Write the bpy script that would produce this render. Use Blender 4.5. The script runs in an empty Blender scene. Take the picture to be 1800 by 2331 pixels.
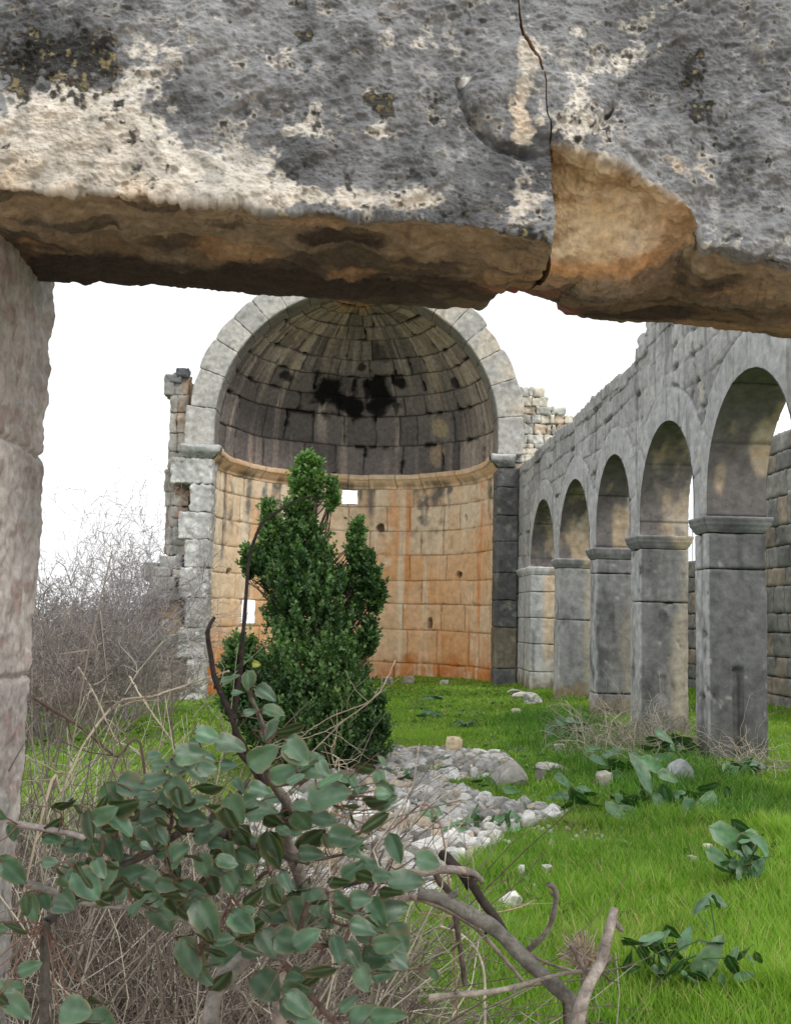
import bpy, math, random
import numpy as np
from math import sin, cos, pi, radians, sqrt, atan2

rng = np.random.default_rng(7)
random.seed(7)
SC = bpy.context.scene
COLL = SC.collection

# ------------------------------------------------------------------ camera
F = 2300.0                      # focal length in photo pixels (photo is 1800 x 2331)
CU, CV = 900.0, 1165.5
EYE = np.array([0.0, 0.0, 1.7])

def _n(v):
    v = np.asarray(v, float)
    return v / np.linalg.norm(v)

_cY = _n([(818 - CU) / F, (CV - 1402) / F, -1.0])          # nave axis seen by the camera
_r = radians(1.45)
_z0 = np.array([sin(_r), cos(_r), 0.0])
_z0[2] = -(_z0[0] * _cY[0] + _z0[1] * _cY[1]) / _cY[2]
_cZ = _n(_z0)
_cX = np.cross(_cY, _cZ)
M_W2C = np.stack([_cX, _cY, _cZ], axis=1)                   # world -> camera

from mathutils import Matrix, Vector
cam_data = bpy.data.cameras.new('camera')
cam = bpy.data.objects.new('camera', cam_data)
COLL.objects.link(cam)
mw = Matrix([list(r) for r in M_W2C.T]).to_4x4()
mw.translation = Vector(EYE.tolist())
cam.matrix_world = mw
cam_data.sensor_fit = 'HORIZONTAL'
cam_data.sensor_width = 36.0
cam_data.lens = 36.0 * F / 1800.0
cam_data.clip_start = 0.05
cam_data.clip_end = 3000
cam_data.dof.use_dof = True
cam_data.dof.focus_distance = 9.0
cam_data.dof.aperture_fstop = 26.0
SC.camera = cam

# ------------------------------------------------------------------ sky and sun (bright overcast day)
SUN_EL, SUN_AZ = 40.0, 142.0     # sun behind the camera's right shoulder, softened by cloud
W = bpy.data.worlds.new('World')
SC.world = W
W.use_nodes = True
nt = W.node_tree
for n in list(nt.nodes):
    nt.nodes.remove(n)
wo = nt.nodes.new('ShaderNodeOutputWorld')
sky = nt.nodes.new('ShaderNodeTexSky')
sky.sky_type = 'NISHITA'
sky.sun_disc = False
sky.sun_elevation = radians(SUN_EL)
sky.sun_rotation = radians(SUN_AZ)
bg1 = nt.nodes.new('ShaderNodeBackground')
bg1.inputs['Strength'].default_value = 0.12
nt.links.new(sky.outputs[0], bg1.inputs['Color'])
bg2 = nt.nodes.new('ShaderNodeBackground')                  # the cloud layer
bg2.inputs['Color'].default_value = (0.97, 0.985, 1.0, 1)
bg2.inputs['Strength'].default_value = 1.22
mixs = nt.nodes.new('ShaderNodeMixShader')
tcw = nt.nodes.new('ShaderNodeTexCoord')
nzw = nt.nodes.new('ShaderNodeTexNoise')
nzw.inputs['Scale'].default_value = 1.6
nzw.inputs['Detail'].default_value = 4.0
nt.links.new(tcw.outputs['Generated'], nzw.inputs['Vector'])
rpw = nt.nodes.new('ShaderNodeMapRange')
rpw.inputs['From Min'].default_value = 0.25
rpw.inputs['From Max'].default_value = 0.75
rpw.inputs['To Min'].default_value = 0.84
rpw.inputs['To Max'].default_value = 1.0
nt.links.new(nzw.outputs['Fac'], rpw.inputs['Value'])
nt.links.new(rpw.outputs[0], mixs.inputs['Fac'])
nt.links.new(bg1.outputs[0], mixs.inputs[1])
nt.links.new(bg2.outputs[0], mixs.inputs[2])
nt.links.new(mixs.outputs[0], wo.inputs['Surface'])

sun_d = bpy.data.lights.new('sun', 'SUN')
sun_d.energy = 1.4
sun_d.angle = radians(12)
sun_d.color = (1.0, 0.965, 0.91)
sun = bpy.data.objects.new('sun', sun_d)
COLL.objects.link(sun)
# direction towards the sun: azimuth clockwise from +Y
_az, _el = radians(SUN_AZ), radians(SUN_EL)
sd = Vector((sin(_az) * cos(_el), cos(_az) * cos(_el), sin(_el)))
sun.rotation_euler = sd.to_track_quat('Z', 'Y').to_euler()

SC.view_settings.view_transform = 'Standard'
SC.view_settings.look = 'None'
SC.view_settings.exposure = 0.16
SC.view_settings.gamma = 1.0
SC.render.engine = 'CYCLES'
SC.cycles.max_bounces = 6
SC.cycles.transparent_max_bounces = 6

# ------------------------------------------------------------------ measuring helpers
def rays(u, v):
    u = np.asarray(u, float); v = np.asarray(v, float)
    c = np.stack([(u - CU) / F, (CV - v) / F, -np.ones_like(u)], -1)
    return c @ M_W2C                                         # camera -> world (rows = axes)

def at_y(u, v, y):
    w = rays(u, v)
    return EYE + w * (np.asarray(y) / w[..., 1])[..., None]

def at_d(u, v, d):
    """Point at distance d along the optical axis."""
    w = rays(u, v)
    return EYE + w * np.asarray(d)[..., None]

def proj(P):
    c = (P - EYE) @ M_W2C.T
    return CU - F * c[..., 0] / c[..., 2], CV + F * c[..., 1] / c[..., 2]

# ------------------------------------------------------------------ numpy noise
def _hash(ix, iy, iz, seed):
    h = (ix.astype(np.uint32) * np.uint32(374761393)) ^ (iy.astype(np.uint32) * np.uint32(668265263)) \
        ^ (iz.astype(np.uint32) * np.uint32(2147483647 - 1274126)) ^ np.uint32((seed * 1013904223 + 12345) & 0xffffffff)
    h = (h ^ (h >> np.uint32(13))) * np.uint32(1274126177)
    h = (h ^ (h >> np.uint32(16))) * np.uint32(2246822519)
    return (h ^ (h >> np.uint32(15))).astype(np.float64) / 4294967295.0

def noise(P, scale=1.0, seed=0):
    """Value noise in [-1,1], smooth."""
    q = np.asarray(P, float) * scale + 1000.37
    i = np.floor(q); f = q - i
    i = i.astype(np.int64)
    f = f * f * f * (f * (f * 6 - 15) + 10)
    x, y, z = i[..., 0], i[..., 1], i[..., 2]
    fx, fy, fz = f[..., 0], f[..., 1], f[..., 2]
    r = 0
    for dx in (0, 1):
        wx = fx if dx else 1 - fx
        for dy in (0, 1):
            wy = fy if dy else 1 - fy
            for dz in (0, 1):
                wz = fz if dz else 1 - fz
                r = r + _hash(x + dx, y + dy, z + dz, seed) * wx * wy * wz
    return r * 2 - 1

def fbm(P, scale=1.0, octv=4, seed=0, gain=0.5):
    r = 0; a = 1.0; t = 0
    for k in range(octv):
        r = r + a * noise(P, scale * (2.03 ** k), seed + 17 * k)
        t += a; a *= gain
    return r / t * 1.6

def sstep(a, b, x):
    t = np.clip((x - a) / (b - a), 0, 1)
    return t * t * (3 - 2 * t)

def mixc(a, b, m):
    m = np.asarray(m)[..., None]
    return np.asarray(a) * (1 - m) + np.asarray(b) * m

def srgb(r, g, b):
    return np.array([((c / 255) / 12.92 if c / 255 < 0.04045 else (((c / 255) + .055) / 1.055) ** 2.4) for c in (r, g, b)])

# ------------------------------------------------------------------ mesh building
class Acc:
    """Collects vertices (with colours) and quads / triangles of one mesh."""
    def __init__(s):
        s.v = []; s.c = []; s.q = []; s.t = []; s.n = 0
    def add(s, v, q=None, t=None, c=(0.5, 0.5, 0.5)):
        v = np.asarray(v, float).reshape(-1, 3)
        c = np.broadcast_to(np.asarray(c, float), v.shape) if np.ndim(c) == 1 else np.asarray(c).reshape(-1, 3)
        if q is not None and len(q): s.q.append(np.asarray(q, np.int64).reshape(-1, 4) + s.n)
        if t is not None and len(t): s.t.append(np.asarray(t, np.int64).reshape(-1, 3) + s.n)
        s.v.append(v); s.c.append(c); s.n += len(v)
    def grid(s, P, C, keep=None, flip=False):
        nu, nv = P.shape[:2]
        idx = np.arange(nu * nv).reshape(nu, nv)
        q = np.stack([idx[:-1, :-1], idx[1:, :-1], idx[1:, 1:], idx[:-1, 1:]], -1)
        if flip: q = q[..., ::-1]
        if keep is not None: q = q[keep]
        s.add(P.reshape(-1, 3), q=q.reshape(-1, 4), c=C.reshape(-1, 3))
    def build(s, name, mat, parent=None, smooth=True, base=None):
        me = bpy.data.meshes.new(name)
        v = np.concatenate(s.v); c = np.concatenate(s.c)
        b = np.zeros(3)
        if base is not None: b = np.asarray(base, float)
        elif parent is not None: b = np.array(parent.matrix_world.translation) if parent.get('_b') is None else np.array(parent['_b'])
        v = v - b
        q = np.concatenate(s.q) if s.q else np.zeros((0, 4), np.int64)
        t = np.concatenate(s.t) if s.t else np.zeros((0, 3), np.int64)
        used = np.zeros(len(v), bool); used[q.ravel()] = True; used[t.ravel()] = True
        remap = np.cumsum(used) - 1
        v = v[used]; c = c[used]; q = remap[q]; t = remap[t]
        me.vertices.add(len(v)); me.vertices.foreach_set('co', v.astype(np.float32).ravel())
        nl = q.size + t.size
        me.loops.add(nl)
        me.loops.foreach_set('vertex_index', np.concatenate([q.ravel(), t.ravel()]).astype(np.int32))
        me.polygons.add(len(q) + len(t))
        st = np.concatenate([np.arange(len(q)) * 4, q.size + np.arange(len(t)) * 3]).astype(np.int32)
        me.polygons.foreach_set('loop_start', st)
        me.polygons.foreach_set('use_smooth', np.full(len(st), smooth))
        me.update(calc_edges=True)
        at = me.color_attributes.new('Col', 'FLOAT_COLOR', 'POINT')
        at.data.foreach_set('color', np.concatenate([np.clip(c, 0, 1), np.ones((len(c), 1))], 1).astype(np.float32).ravel())
        me.materials.append(mat)
        o = bpy.data.objects.new(name, me)
        o['_b'] = [float(x) for x in b]
        COLL.objects.link(o)
        if parent is not None: o.parent = parent
        elif base is not None: o.location = b.tolist()
        return o

def thing(name, label, cat, loc=(0, 0, 0), group=None):
    o = bpy.data.objects.new(name, None); COLL.objects.link(o)
    o.location = [float(a) for a in loc]
    o.empty_display_size = 0.2
    o['_b'] = [float(a) for a in loc]
    return tag(o, label, cat, group, 'thing')

def tag(o, label=None, cat=None, group=None, kind=None):
    if label: o['label'] = label
    if cat: o['category'] = cat
    if group: o['group'] = group
    if kind: o['kind'] = kind
    return o

def normals(P):
    du = np.gradient(P, axis=0); dv = np.gradient(P, axis=1)
    n = np.cross(du, dv)
    return n / (np.linalg.norm(n, axis=-1, keepdims=True) + 1e-12)

_box_cache = {}
def _boxtopo(nx, ny, nz):
    k = (nx, ny, nz)
    if k in _box_cache: return _box_cache[k]
    vid = {}; vs = []; qs = []
    def vert(i, j, l):
        t = (i, j, l)
        if t not in vid:
            vid[t] = len(vs); vs.append((2 * i / nx - 1, 2 * j / ny - 1, 2 * l / nz - 1))
        return vid[t]
    for s in (0, 1):
        for j in range(ny):
            for l in range(nz):
                a = [vert(s * nx, j, l), vert(s * nx, j + 1, l), vert(s * nx, j + 1, l + 1), vert(s * nx, j, l + 1)]
                qs.append(a if s else a[::-1])
        for i in range(nx):
            for l in range(nz):
                a = [vert(i, s * ny, l), vert(i, s * ny, l + 1), vert(i + 1, s * ny, l + 1), vert(i + 1, s * ny, l)]
                qs.append(a if s else a[::-1])
            for j in range(ny):
                a = [vert(i, j, s * nz), vert(i + 1, j, s * nz), vert(i + 1, j + 1, s * nz), vert(i, j + 1, s * nz)]
                qs.append(a if s else a[::-1])
    _box_cache[k] = (np.array(vs, float), np.array(qs))
    return _box_cache[k]

def block(acc, c, size, cell=0.05, r=0.02, rough=0.008, seed=0, rot=None, col=None, colf=None, fs=6.0, warp=None, chip=0.0):
    """One rough stone block: rounded, displaced box. col = base colour, colf(P) = colour function."""
    size = np.asarray(size, float)
    n = [int(max(2, min(60, round(s / cell)))) for s in size]
    V, Q = _boxtopo(*n)
    half = size / 2
    r = min(r, half.min() * 0.9)
    p = V * half
    inner = np.clip(p, -(half - r), half - r)
    d = p - inner
    L = np.linalg.norm(d, axis=1, keepdims=True)
    d = d / (L + 1e-9)
    p = inner + d * r
    off = fbm(p + np.array([seed * 3.1, seed * 1.7, seed]), fs, 4, seed=3)
    p = p + d * (off * rough)[:, None]
    if chip:
        k = sstep(0.15, 0.8, fbm(p + seed * 7.7, 3.5 / max(half.max(), .2) * .4, 3, seed=9))
        e = (np.sort(np.abs(V), axis=1)[:, 1] > 0.7) * 1.0
        p = p * (1 - (k * e)[:, None] * chip)
    if rot is not None:
        p = p @ np.asarray(rot).T
    P = p + np.asarray(c, float)
    if warp is not None: P = warp(P)
    C = colf(P) if colf is not None else np.asarray(col)
    acc.add(P, q=Q, c=C)
    return P

def rotm(ax, ay, az):
    cx, sx, cy, sy, cz, sz = cos(ax), sin(ax), cos(ay), sin(ay), cos(az), sin(az)
    return np.array([[cz, -sz, 0], [sz, cz, 0], [0, 0, 1]]) @ np.array([[cy, 0, sy], [0, 1, 0], [-sy, 0, cy]]) @ np.array([[1, 0, 0], [0, cx, -sx], [0, sx, cx]])

def tube(acc, pts, rad, sides=5, col=(0.2, 0.15, 0.1), knob=0.0, seed=0):
    pts = np.asarray(pts, float); n = len(pts)
    rad = np.broadcast_to(np.asarray(rad, float), (n,)).copy()
    if knob: rad = rad * (1 + knob * noise(pts * 1.0, 22.0, seed))
    T = np.gradient(pts, axis=0); T /= (np.linalg.norm(T, axis=1, keepdims=True) + 1e-12)
    ref = np.array([0.31, 0.22, 0.93]) if abs(T[0] @ np.array([0.31, 0.22, 0.93])) < .9 else np.array([1., 0, 0])
    A = np.cross(T, ref); A /= (np.linalg.norm(A, axis=1, keepdims=True) + 1e-12)
    B = np.cross(T, A)
    a = np.arange(sides) * 2 * pi / sides
    P = pts[:, None] + rad[:, None, None] * (A[:, None] * np.cos(a)[None, :, None] + B[:, None] * np.sin(a)[None, :, None])
    idx = np.arange(n * sides).reshape(n, sides); nx = np.roll(idx, -1, axis=1)
    q = np.stack([idx[:-1], nx[:-1], nx[1:], idx[1:]], -1)
    col = np.asarray(col, float)
    C = np.repeat(col[:, None], sides, 1) if col.ndim == 2 else np.broadcast_to(col, (n, sides, 3))
    acc.add(P, q=q.reshape(-1, 4), c=C.reshape(-1, 3))
    if sides >= 4:
        for e in (0, n - 1):
            ci = np.array([pts[e]]); ring = P[e]
            k = np.arange(sides)
            acc.add(np.concatenate([ring, ci]), t=np.stack([k, (k + 1) % sides, np.full(sides, sides)], -1), c=C[e][0])

def spline(pts, n):
    """Catmull-Rom through pts."""
    pts = np.asarray(pts, float)
    P = np.vstack([2 * pts[0] - pts[1], pts, 2 * pts[-1] - pts[-2]])
    m = len(pts) - 1
    t = np.linspace(0, m, n); i = np.minimum(t.astype(int), m - 1); f = (t - i)[:, None]
    p0, p1, p2, p3 = P[i], P[i + 1], P[i + 2], P[i + 3]
    return 0.5 * (2 * p1 + (p2 - p0) * f + (2 * p0 - 5 * p1 + 4 * p2 - p3) * f ** 2 + (3 * p1 - p0 - 3 * p2 + p3) * f ** 3)

def wander(p, d, L, n, wob, rs, grav=0.0):
    p = np.array(p, float); d = _n(d); pts = [p.copy()]
    for k in range(n):
        d = _n(d + rs.normal(0, wob, 3) + np.array([0, 0, -grav]))
        p = p + d * L / n
        pts.append(p.copy())
    return np.array(pts), d

# ------------------------------------------------------------------ masonry pattern
def masonry(u, v, bounds, wmin, wmax, seed, wob=0.01, P=None, joints=None):
    """Distance to nearest joint, a random value per block, per-block local coords. u along, v up."""
    rs = np.random.default_rng(seed)
    if P is not None and wob:
        v2 = v + wob * noise(P, 1.3, seed + 5) + wob * .35 * noise(P, 9.0, seed + 6)
        u2 = u + wob * noise(P, 1.7, seed + 7) + wob * .35 * noise(P, 9.0, seed + 8)
    else: u2, v2 = u, v
    bounds = np.asarray(bounds, float)
    ci = np.clip(np.searchsorted(bounds, v2) - 1, 0, len(bounds) - 2)
    lo = bounds[ci]; hi = bounds[ci + 1]
    d = np.minimum(v2 - lo, hi - v2)
    rnd = np.zeros(u.shape); rnd2 = np.zeros(u.shape); uu = np.zeros(u.shape)
    umin, umax = u.min() - 1, u.max() + 1
    for k in range(len(bounds) - 1):
        m = ci == k
        if joints is not None and k in joints: js = np.asarray([umin] + list(joints[k]) + [umax])
        else:
            h = bounds[k + 1] - bounds[k]
            w = rs.uniform(wmin, wmax, int((umax - umin) / wmin) + 3)
            js = umin + np.cumsum(w) - rs.uniform(0, wmax)
            js = js[js < umax + wmax]
        ra = rs.uniform(0, 1, len(js) + 2); rb = rs.uniform(0, 1, len(js) + 2)
        if not m.any(): continue
        um = u2[m]
        j = np.searchsorted(js, um)
        l = js[np.clip(j - 1, 0, len(js) - 1)]; r = js[np.clip(j, 0, len(js) - 1)]
        du = np.minimum(np.abs(um - l), np.abs(r - um))
        d[m] = np.minimum(d[m], du)
        rnd[m] = ra[j]; rnd2[m] = rb[j]
        uu[m] = (um - l) / np.maximum(r - l, 1e-3)
    return np.maximum(d, 0), rnd, rnd2, ci

# ------------------------------------------------------------------ materials
def _mat(name):
    m = bpy.data.materials.new(name); m.use_nodes = True
    t = m.node_tree
    for n in list(t.nodes): t.nodes.remove(n)
    out = t.nodes.new('ShaderNodeOutputMaterial')
    return m, t, out

def stone_mat(name, s1=18.0, s2=90.0, bump=0.5, bdist=0.01, var=0.35, speck=0.25, rough=0.9, spk=(0.75, 0.72, 0.66)):
    m, t, out = _mat(name)
    N = t.nodes.new; Lk = t.links.new
    at = N('ShaderNodeAttribute'); at.attribute_name = 'Col'
    tc = N('ShaderNodeTexCoord')
    n1 = N('ShaderNodeTexNoise'); n1.inputs['Scale'].default_value = s1; n1.inputs['Detail'].default_value = 6; n1.inputs['Roughness'].default_value = 0.65
    n2 = N('ShaderNodeTexNoise'); n2.inputs['Scale'].default_value = s2; n2.inputs['Detail'].default_value = 4; n2.inputs['Roughness'].default_value = 0.7
    for n in (n1, n2): Lk(tc.outputs['Object'], n.inputs['Vector'])
    mr = N('ShaderNodeMapRange'); mr.inputs['From Min'].default_value = 0.3; mr.inputs['From Max'].default_value = 0.7
    mr.inputs['To Min'].default_value = 1 - var; mr.inputs['To Max'].default_value = 1 + var
    Lk(n1.outputs['Fac'], mr.inputs['Value'])
    mu = N('ShaderNodeMix'); mu.data_type = 'RGBA'; mu.blend_type = 'MULTIPLY'; mu.inputs['Factor'].default_value = 1.0
    Lk(at.outputs['Color'], mu.inputs['A'])
    cb = N('ShaderNodeCombineColor')
    for i in range(3): Lk(mr.outputs[0], cb.inputs[i])
    Lk(cb.outputs[0], mu.inputs['B'])
    mr2 = N('ShaderNodeMapRange'); mr2.inputs['From Min'].default_value = 0.62; mr2.inputs['From Max'].default_value = 0.74
    mr2.inputs['To Max'].default_value = speck
    Lk(n2.outputs['Fac'], mr2.inputs['Value'])
    mx = N('ShaderNodeMix'); mx.data_type = 'RGBA'
    Lk(mr2.outputs[0], mx.inputs['Factor']); Lk(mu.outputs['Result'], mx.inputs['A'])
    mx.inputs['B'].default_value = (*spk, 1)
    mr3 = N('ShaderNodeMapRange'); mr3.inputs['From Min'].default_value = 0.36; mr3.inputs['From Max'].default_value = 0.26
    mr3.inputs['To Max'].default_value = 0.55
    Lk(n2.outputs['Fac'], mr3.inputs['Value'])
    mx2 = N('ShaderNodeMix'); mx2.data_type = 'RGBA'
    Lk(mr3.outputs[0], mx2.inputs['Factor']); Lk(mx.outputs['Result'], mx2.inputs['A'])
    mx2.inputs['B'].default_value = (0.04, 0.037, 0.034, 1)
    bs = N('ShaderNodeBsdfPrincipled'); bs.inputs['Roughness'].default_value = rough
    bs.inputs['Specular IOR Level'].default_value = 0.2
    Lk(mx2.outputs['Result'], bs.inputs['Base Color'])
    ad = N('ShaderNodeMath'); ad.operation = 'ADD'
    Lk(n1.outputs['Fac'], ad.inputs[0])
    ml = N('ShaderNodeMath'); ml.operation = 'MULTIPLY'; ml.inputs[1].default_value = 0.45
    Lk(n2.outputs['Fac'], ml.inputs[0]); Lk(ml.outputs[0], ad.inputs[1])
    bp = N('ShaderNodeBump'); bp.inputs['Strength'].default_value = bump; bp.inputs['Distance'].default_value = bdist
    Lk(ad.outputs[0], bp.inputs['Height']); Lk(bp.outputs[0], bs.inputs['Normal'])
    Lk(bs.outputs[0], out.inputs['Surface'])
    return m

def leaf_mat(name, rough=0.5, trans=0.25, spec=0.4, var=0.0, tcol=(0.6, 1.0, 0.25)):
    m, t, out = _mat(name)
    N = t.nodes.new; Lk = t.links.new
    at = N('ShaderNodeAttribute'); at.attribute_name = 'Col'
    bs = N('ShaderNodeBsdfPrincipled'); bs.inputs['Roughness'].default_value = rough
    bs.inputs['Specular IOR Level'].default_value = spec
    Lk(at.outputs['Color'], bs.inputs['Base Color'])
    if var:
        tc = N('ShaderNodeTexCoord'); n1 = N('ShaderNodeTexNoise'); n1.inputs['Scale'].default_value = var; n1.inputs['Detail'].default_value = 4
        Lk(tc.outputs['Object'], n1.inputs['Vector'])
        mr = N('ShaderNodeMapRange'); mr.inputs['From Min'].default_value = .3; mr.inputs['From Max'].default_value = .7; mr.inputs['To Min'].default_value = .75; mr.inputs['To Max'].default_value = 1.25
        Lk(n1.outputs['Fac'], mr.inputs['Value'])
        vm = N('ShaderNodeVectorMath'); vm.operation = 'SCALE'
        Lk(at.outputs['Color'], vm.inputs[0]); Lk(mr.outputs[0], vm.inputs['Scale']); Lk(vm.outputs[0], bs.inputs['Base Color'])
        bp = N('ShaderNodeBump'); bp.inputs['Strength'].default_value = .25; bp.inputs['Distance'].default_value = .003
        Lk(n1.outputs['Fac'], bp.inputs['Height']); Lk(bp.outputs[0], bs.inputs['Normal'])
    tr = N('ShaderNodeBsdfTranslucent')
    mu = N('ShaderNodeMix'); mu.data_type = 'RGBA'; mu.blend_type = 'MULTIPLY'; mu.inputs['Factor'].default_value = 1
    Lk(at.outputs['Color'], mu.inputs['A']); mu.inputs['B'].default_value = (*tcol, 1)
    mu2 = N('ShaderNodeVectorMath'); mu2.operation = 'SCALE'; mu2.inputs['Scale'].default_value = 2.2
    Lk(mu.outputs['Result'], mu2.inputs[0]); Lk(mu2.outputs[0], tr.inputs['Color'])
    ms = N('ShaderNodeMixShader'); ms.inputs['Fac'].default_value = trans
    Lk(bs.outputs[0], ms.inputs[1]); Lk(tr.outputs[0], ms.inputs[2])
    Lk(ms.outputs[0], out.inputs['Surface'])
    return m

M_LINTEL = stone_mat('weathered_lintel_stone', 45, 300, bump=0.6, bdist=0.004, var=0.32, speck=0.4)
M_STONE = stone_mat('grey_limestone', 9, 48, bump=0.5, bdist=0.016, var=0.3, speck=0.3)
M_SMOOTH = stone_mat('dressed_limestone', 9, 55, bump=0.5, bdist=0.012, var=0.36, speck=0.22)
M_ORANGE = stone_mat('ochre_limestone', 6, 40, bump=0.4, bdist=0.012, var=0.2, speck=0.12, spk=(0.8, 0.66, 0.5))
M_DOME = stone_mat('sooty_limestone', 10, 45, bump=0.55, bdist=0.015, var=0.3, speck=0.14, spk=(0.5, 0.45, 0.38))
M_ROCK = stone_mat('pale_rubble_stone', 14, 70, bump=0.5, bdist=0.01, var=0.25, speck=0.2)
M_BARK = stone_mat('bark', 55, 210, bump=0.9, bdist=0.005, var=0.5, speck=0.3, spk=(0.42, 0.40, 0.36))
M_TWIG = stone_mat('dry_twig', 30, 150, bump=0.1, bdist=0.002, var=0.25, speck=0.0)
M_LEAF = leaf_mat('leathery_leaf', 0.42, 0.12, 0.45, var=60)
M_TREE = leaf_mat('evergreen_leaf', 0.5, 0.2, 0.35)
M_GRASS = leaf_mat('grass_blade', 0.6, 0.3, 0.2, tcol=(0.75, 0.95, 0.35))
M_PLANT = leaf_mat('broad_leaf', 0.45, 0.15, 0.4, var=25)

# ================================================================== GROUND
def ground_z(x, y):
    x = np.asarray(x, float); y = np.asarray(y, float)
    P = np.stack([x, y, np.zeros_like(x)], -1)
    xs = np.clip(x, -9, 5.0)
    z = 0.075 * xs
    z = z + 0.05 * noise(P, 0.45, 41) + 0.02 * noise(P, 1.7, 42) + 0.008 * noise(P, 6.0, 43)
    # rubble bed stands a little proud
    z = z + 0.05 * np.exp(-((x - 0.5) ** 2 / 1.4 + (y - 10.0) ** 2 / 5))
    # the site is a hilltop: beyond the walls the ground drops away
    fall = np.maximum(np.hypot(x, y - 6) - 26, 0)
    return z - .16 * fall * sstep(0, 14, fall)

def at_ground(u, v):
    w = rays(u, v)
    P = EYE + w * (EYE[2] / np.maximum(-w[..., 2], 1e-4))[..., None]
    for _ in range(8):
        g = ground_z(P[..., 0], P[..., 1])
        t = (EYE[2] - g) / np.maximum(-w[..., 2], 1e-4)
        P = EYE + w * t[..., None]
    return P

GR_DARK = np.array([0.075, 0.110, 0.024]); EARTH = np.array([0.16, 0.12, 0.075])
def make_ground():
    a = Acc()
    xs = np.unique(np.concatenate([-np.geomspace(9, 900, 30)[::-1], np.linspace(-9, 9, 260), np.geomspace(9, 900, 30)]))
    ys = np.unique(np.concatenate([-np.geomspace(2, 900, 24)[::-1], np.linspace(-2, 30, 420), np.geomspace(30, 1500, 40)]))
    X, Y = np.meshgrid(xs, ys, indexing='ij')
    Z = ground_z(X, Y)
    P = np.stack([X, Y, Z], -1)
    n = fbm(P, 0.9, 4, 51)
    C = mixc(GR_DARK * np.array([1.25, 1.45, 1.0]), EARTH, sstep(0.35, 0.9, n) * 0.6)
    path = path_mask(X, Y)
    C = mixc(C, EARTH * .75, path)
    # unseen earth-coloured ground round the doorway, added to bounce warm light upwards
    C = mixc(C, np.array([.40, .33, .25]), sstep(4.1, 3.4, Y + .25 * n) * sstep(-14, -8, Y) * sstep(9, 6, np.abs(X)))
    a.grid(P, C)
    o = a.build('ground', M_GROUND)
    tag(o, kind='structure')
    return o

# outline of the rubble strip, in plan, read off the ground
_PP = at_ground(np.array([560, 780, 870, 960, 1075, 1150, 1180, 1010, 1130, 1265, 1285, 1160, 1085, 1060, 960, 700, 430]),
                np.array([1850, 1740, 1712, 1706, 1712, 1722, 1760, 1790, 1826, 1846, 1862, 1900, 1950, 1990, 2060, 2110, 1990]))
PATH_POLY = _PP[:, :2]
def in_poly(x, y, poly):
    x = np.asarray(x); y = np.asarray(y); r = np.zeros(x.shape, bool)
    n = len(poly)
    for i in range(n):
        x1, y1 = poly[i]; x2, y2 = poly[(i + 1) % n]
        c = ((y1 > y) != (y2 > y)) & (x < (x2 - x1) * (y - y1) / (y2 - y1 + 1e-12) + x1)
        r ^= c
    return r
def path_mask(x, y):
    P = np.stack([x, y, np.zeros_like(x)], -1)
    return in_poly(x + .12 * noise(P, 2.2, 61), y + .2 * noise(P, 1.9, 62), PATH_POLY) * 1.0

M_GROUND = stone_mat('turf_soil', 5, 60, bump=0.6, bdist=0.03, var=0.35, speck=0.05, spk=(0.3, 0.35, 0.1))
make_ground()

# grass: several hundred thousand blades in one object
def blades(acc, X, Y, H, Wd, col, lean=0.5, seed=1):
    rs = np.random.default_rng(seed); n = len(X)
    Z = ground_z(X, Y) - 0.01
    az = rs.uniform(0, 2 * pi, n); face = rs.uniform(0, 2 * pi, n)
    ln = rs.uniform(0.1, lean, n) * H
    dx, dy = np.cos(az) * ln, np.sin(az) * ln
    wx, wy = np.cos(face) * Wd, np.sin(face) * Wd
    B = np.stack([X, Y, Z], -1)
    Wv = np.stack([wx, wy, np.zeros(n)], -1)
    Mi = B + np.stack([dx * .35, dy * .35, H * .55], -1)
    Tp = B + np.stack([dx, dy, H], -1)
    V = np.stack([B - Wv, B + Wv, Mi + Wv * .8, Mi - Wv * .8, Tp], 1).reshape(-1, 3)
    i = np.arange(n)[:, None] * 5
    q = i + np.array([0, 1, 2, 3]); t = i + np.array([3, 2, 4])
    C = np.stack([col * .8, col * .8, col, col, col * 1.12], 1).reshape(-1, 3)
    acc.add(V, q=q, t=t, c=C)

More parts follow.
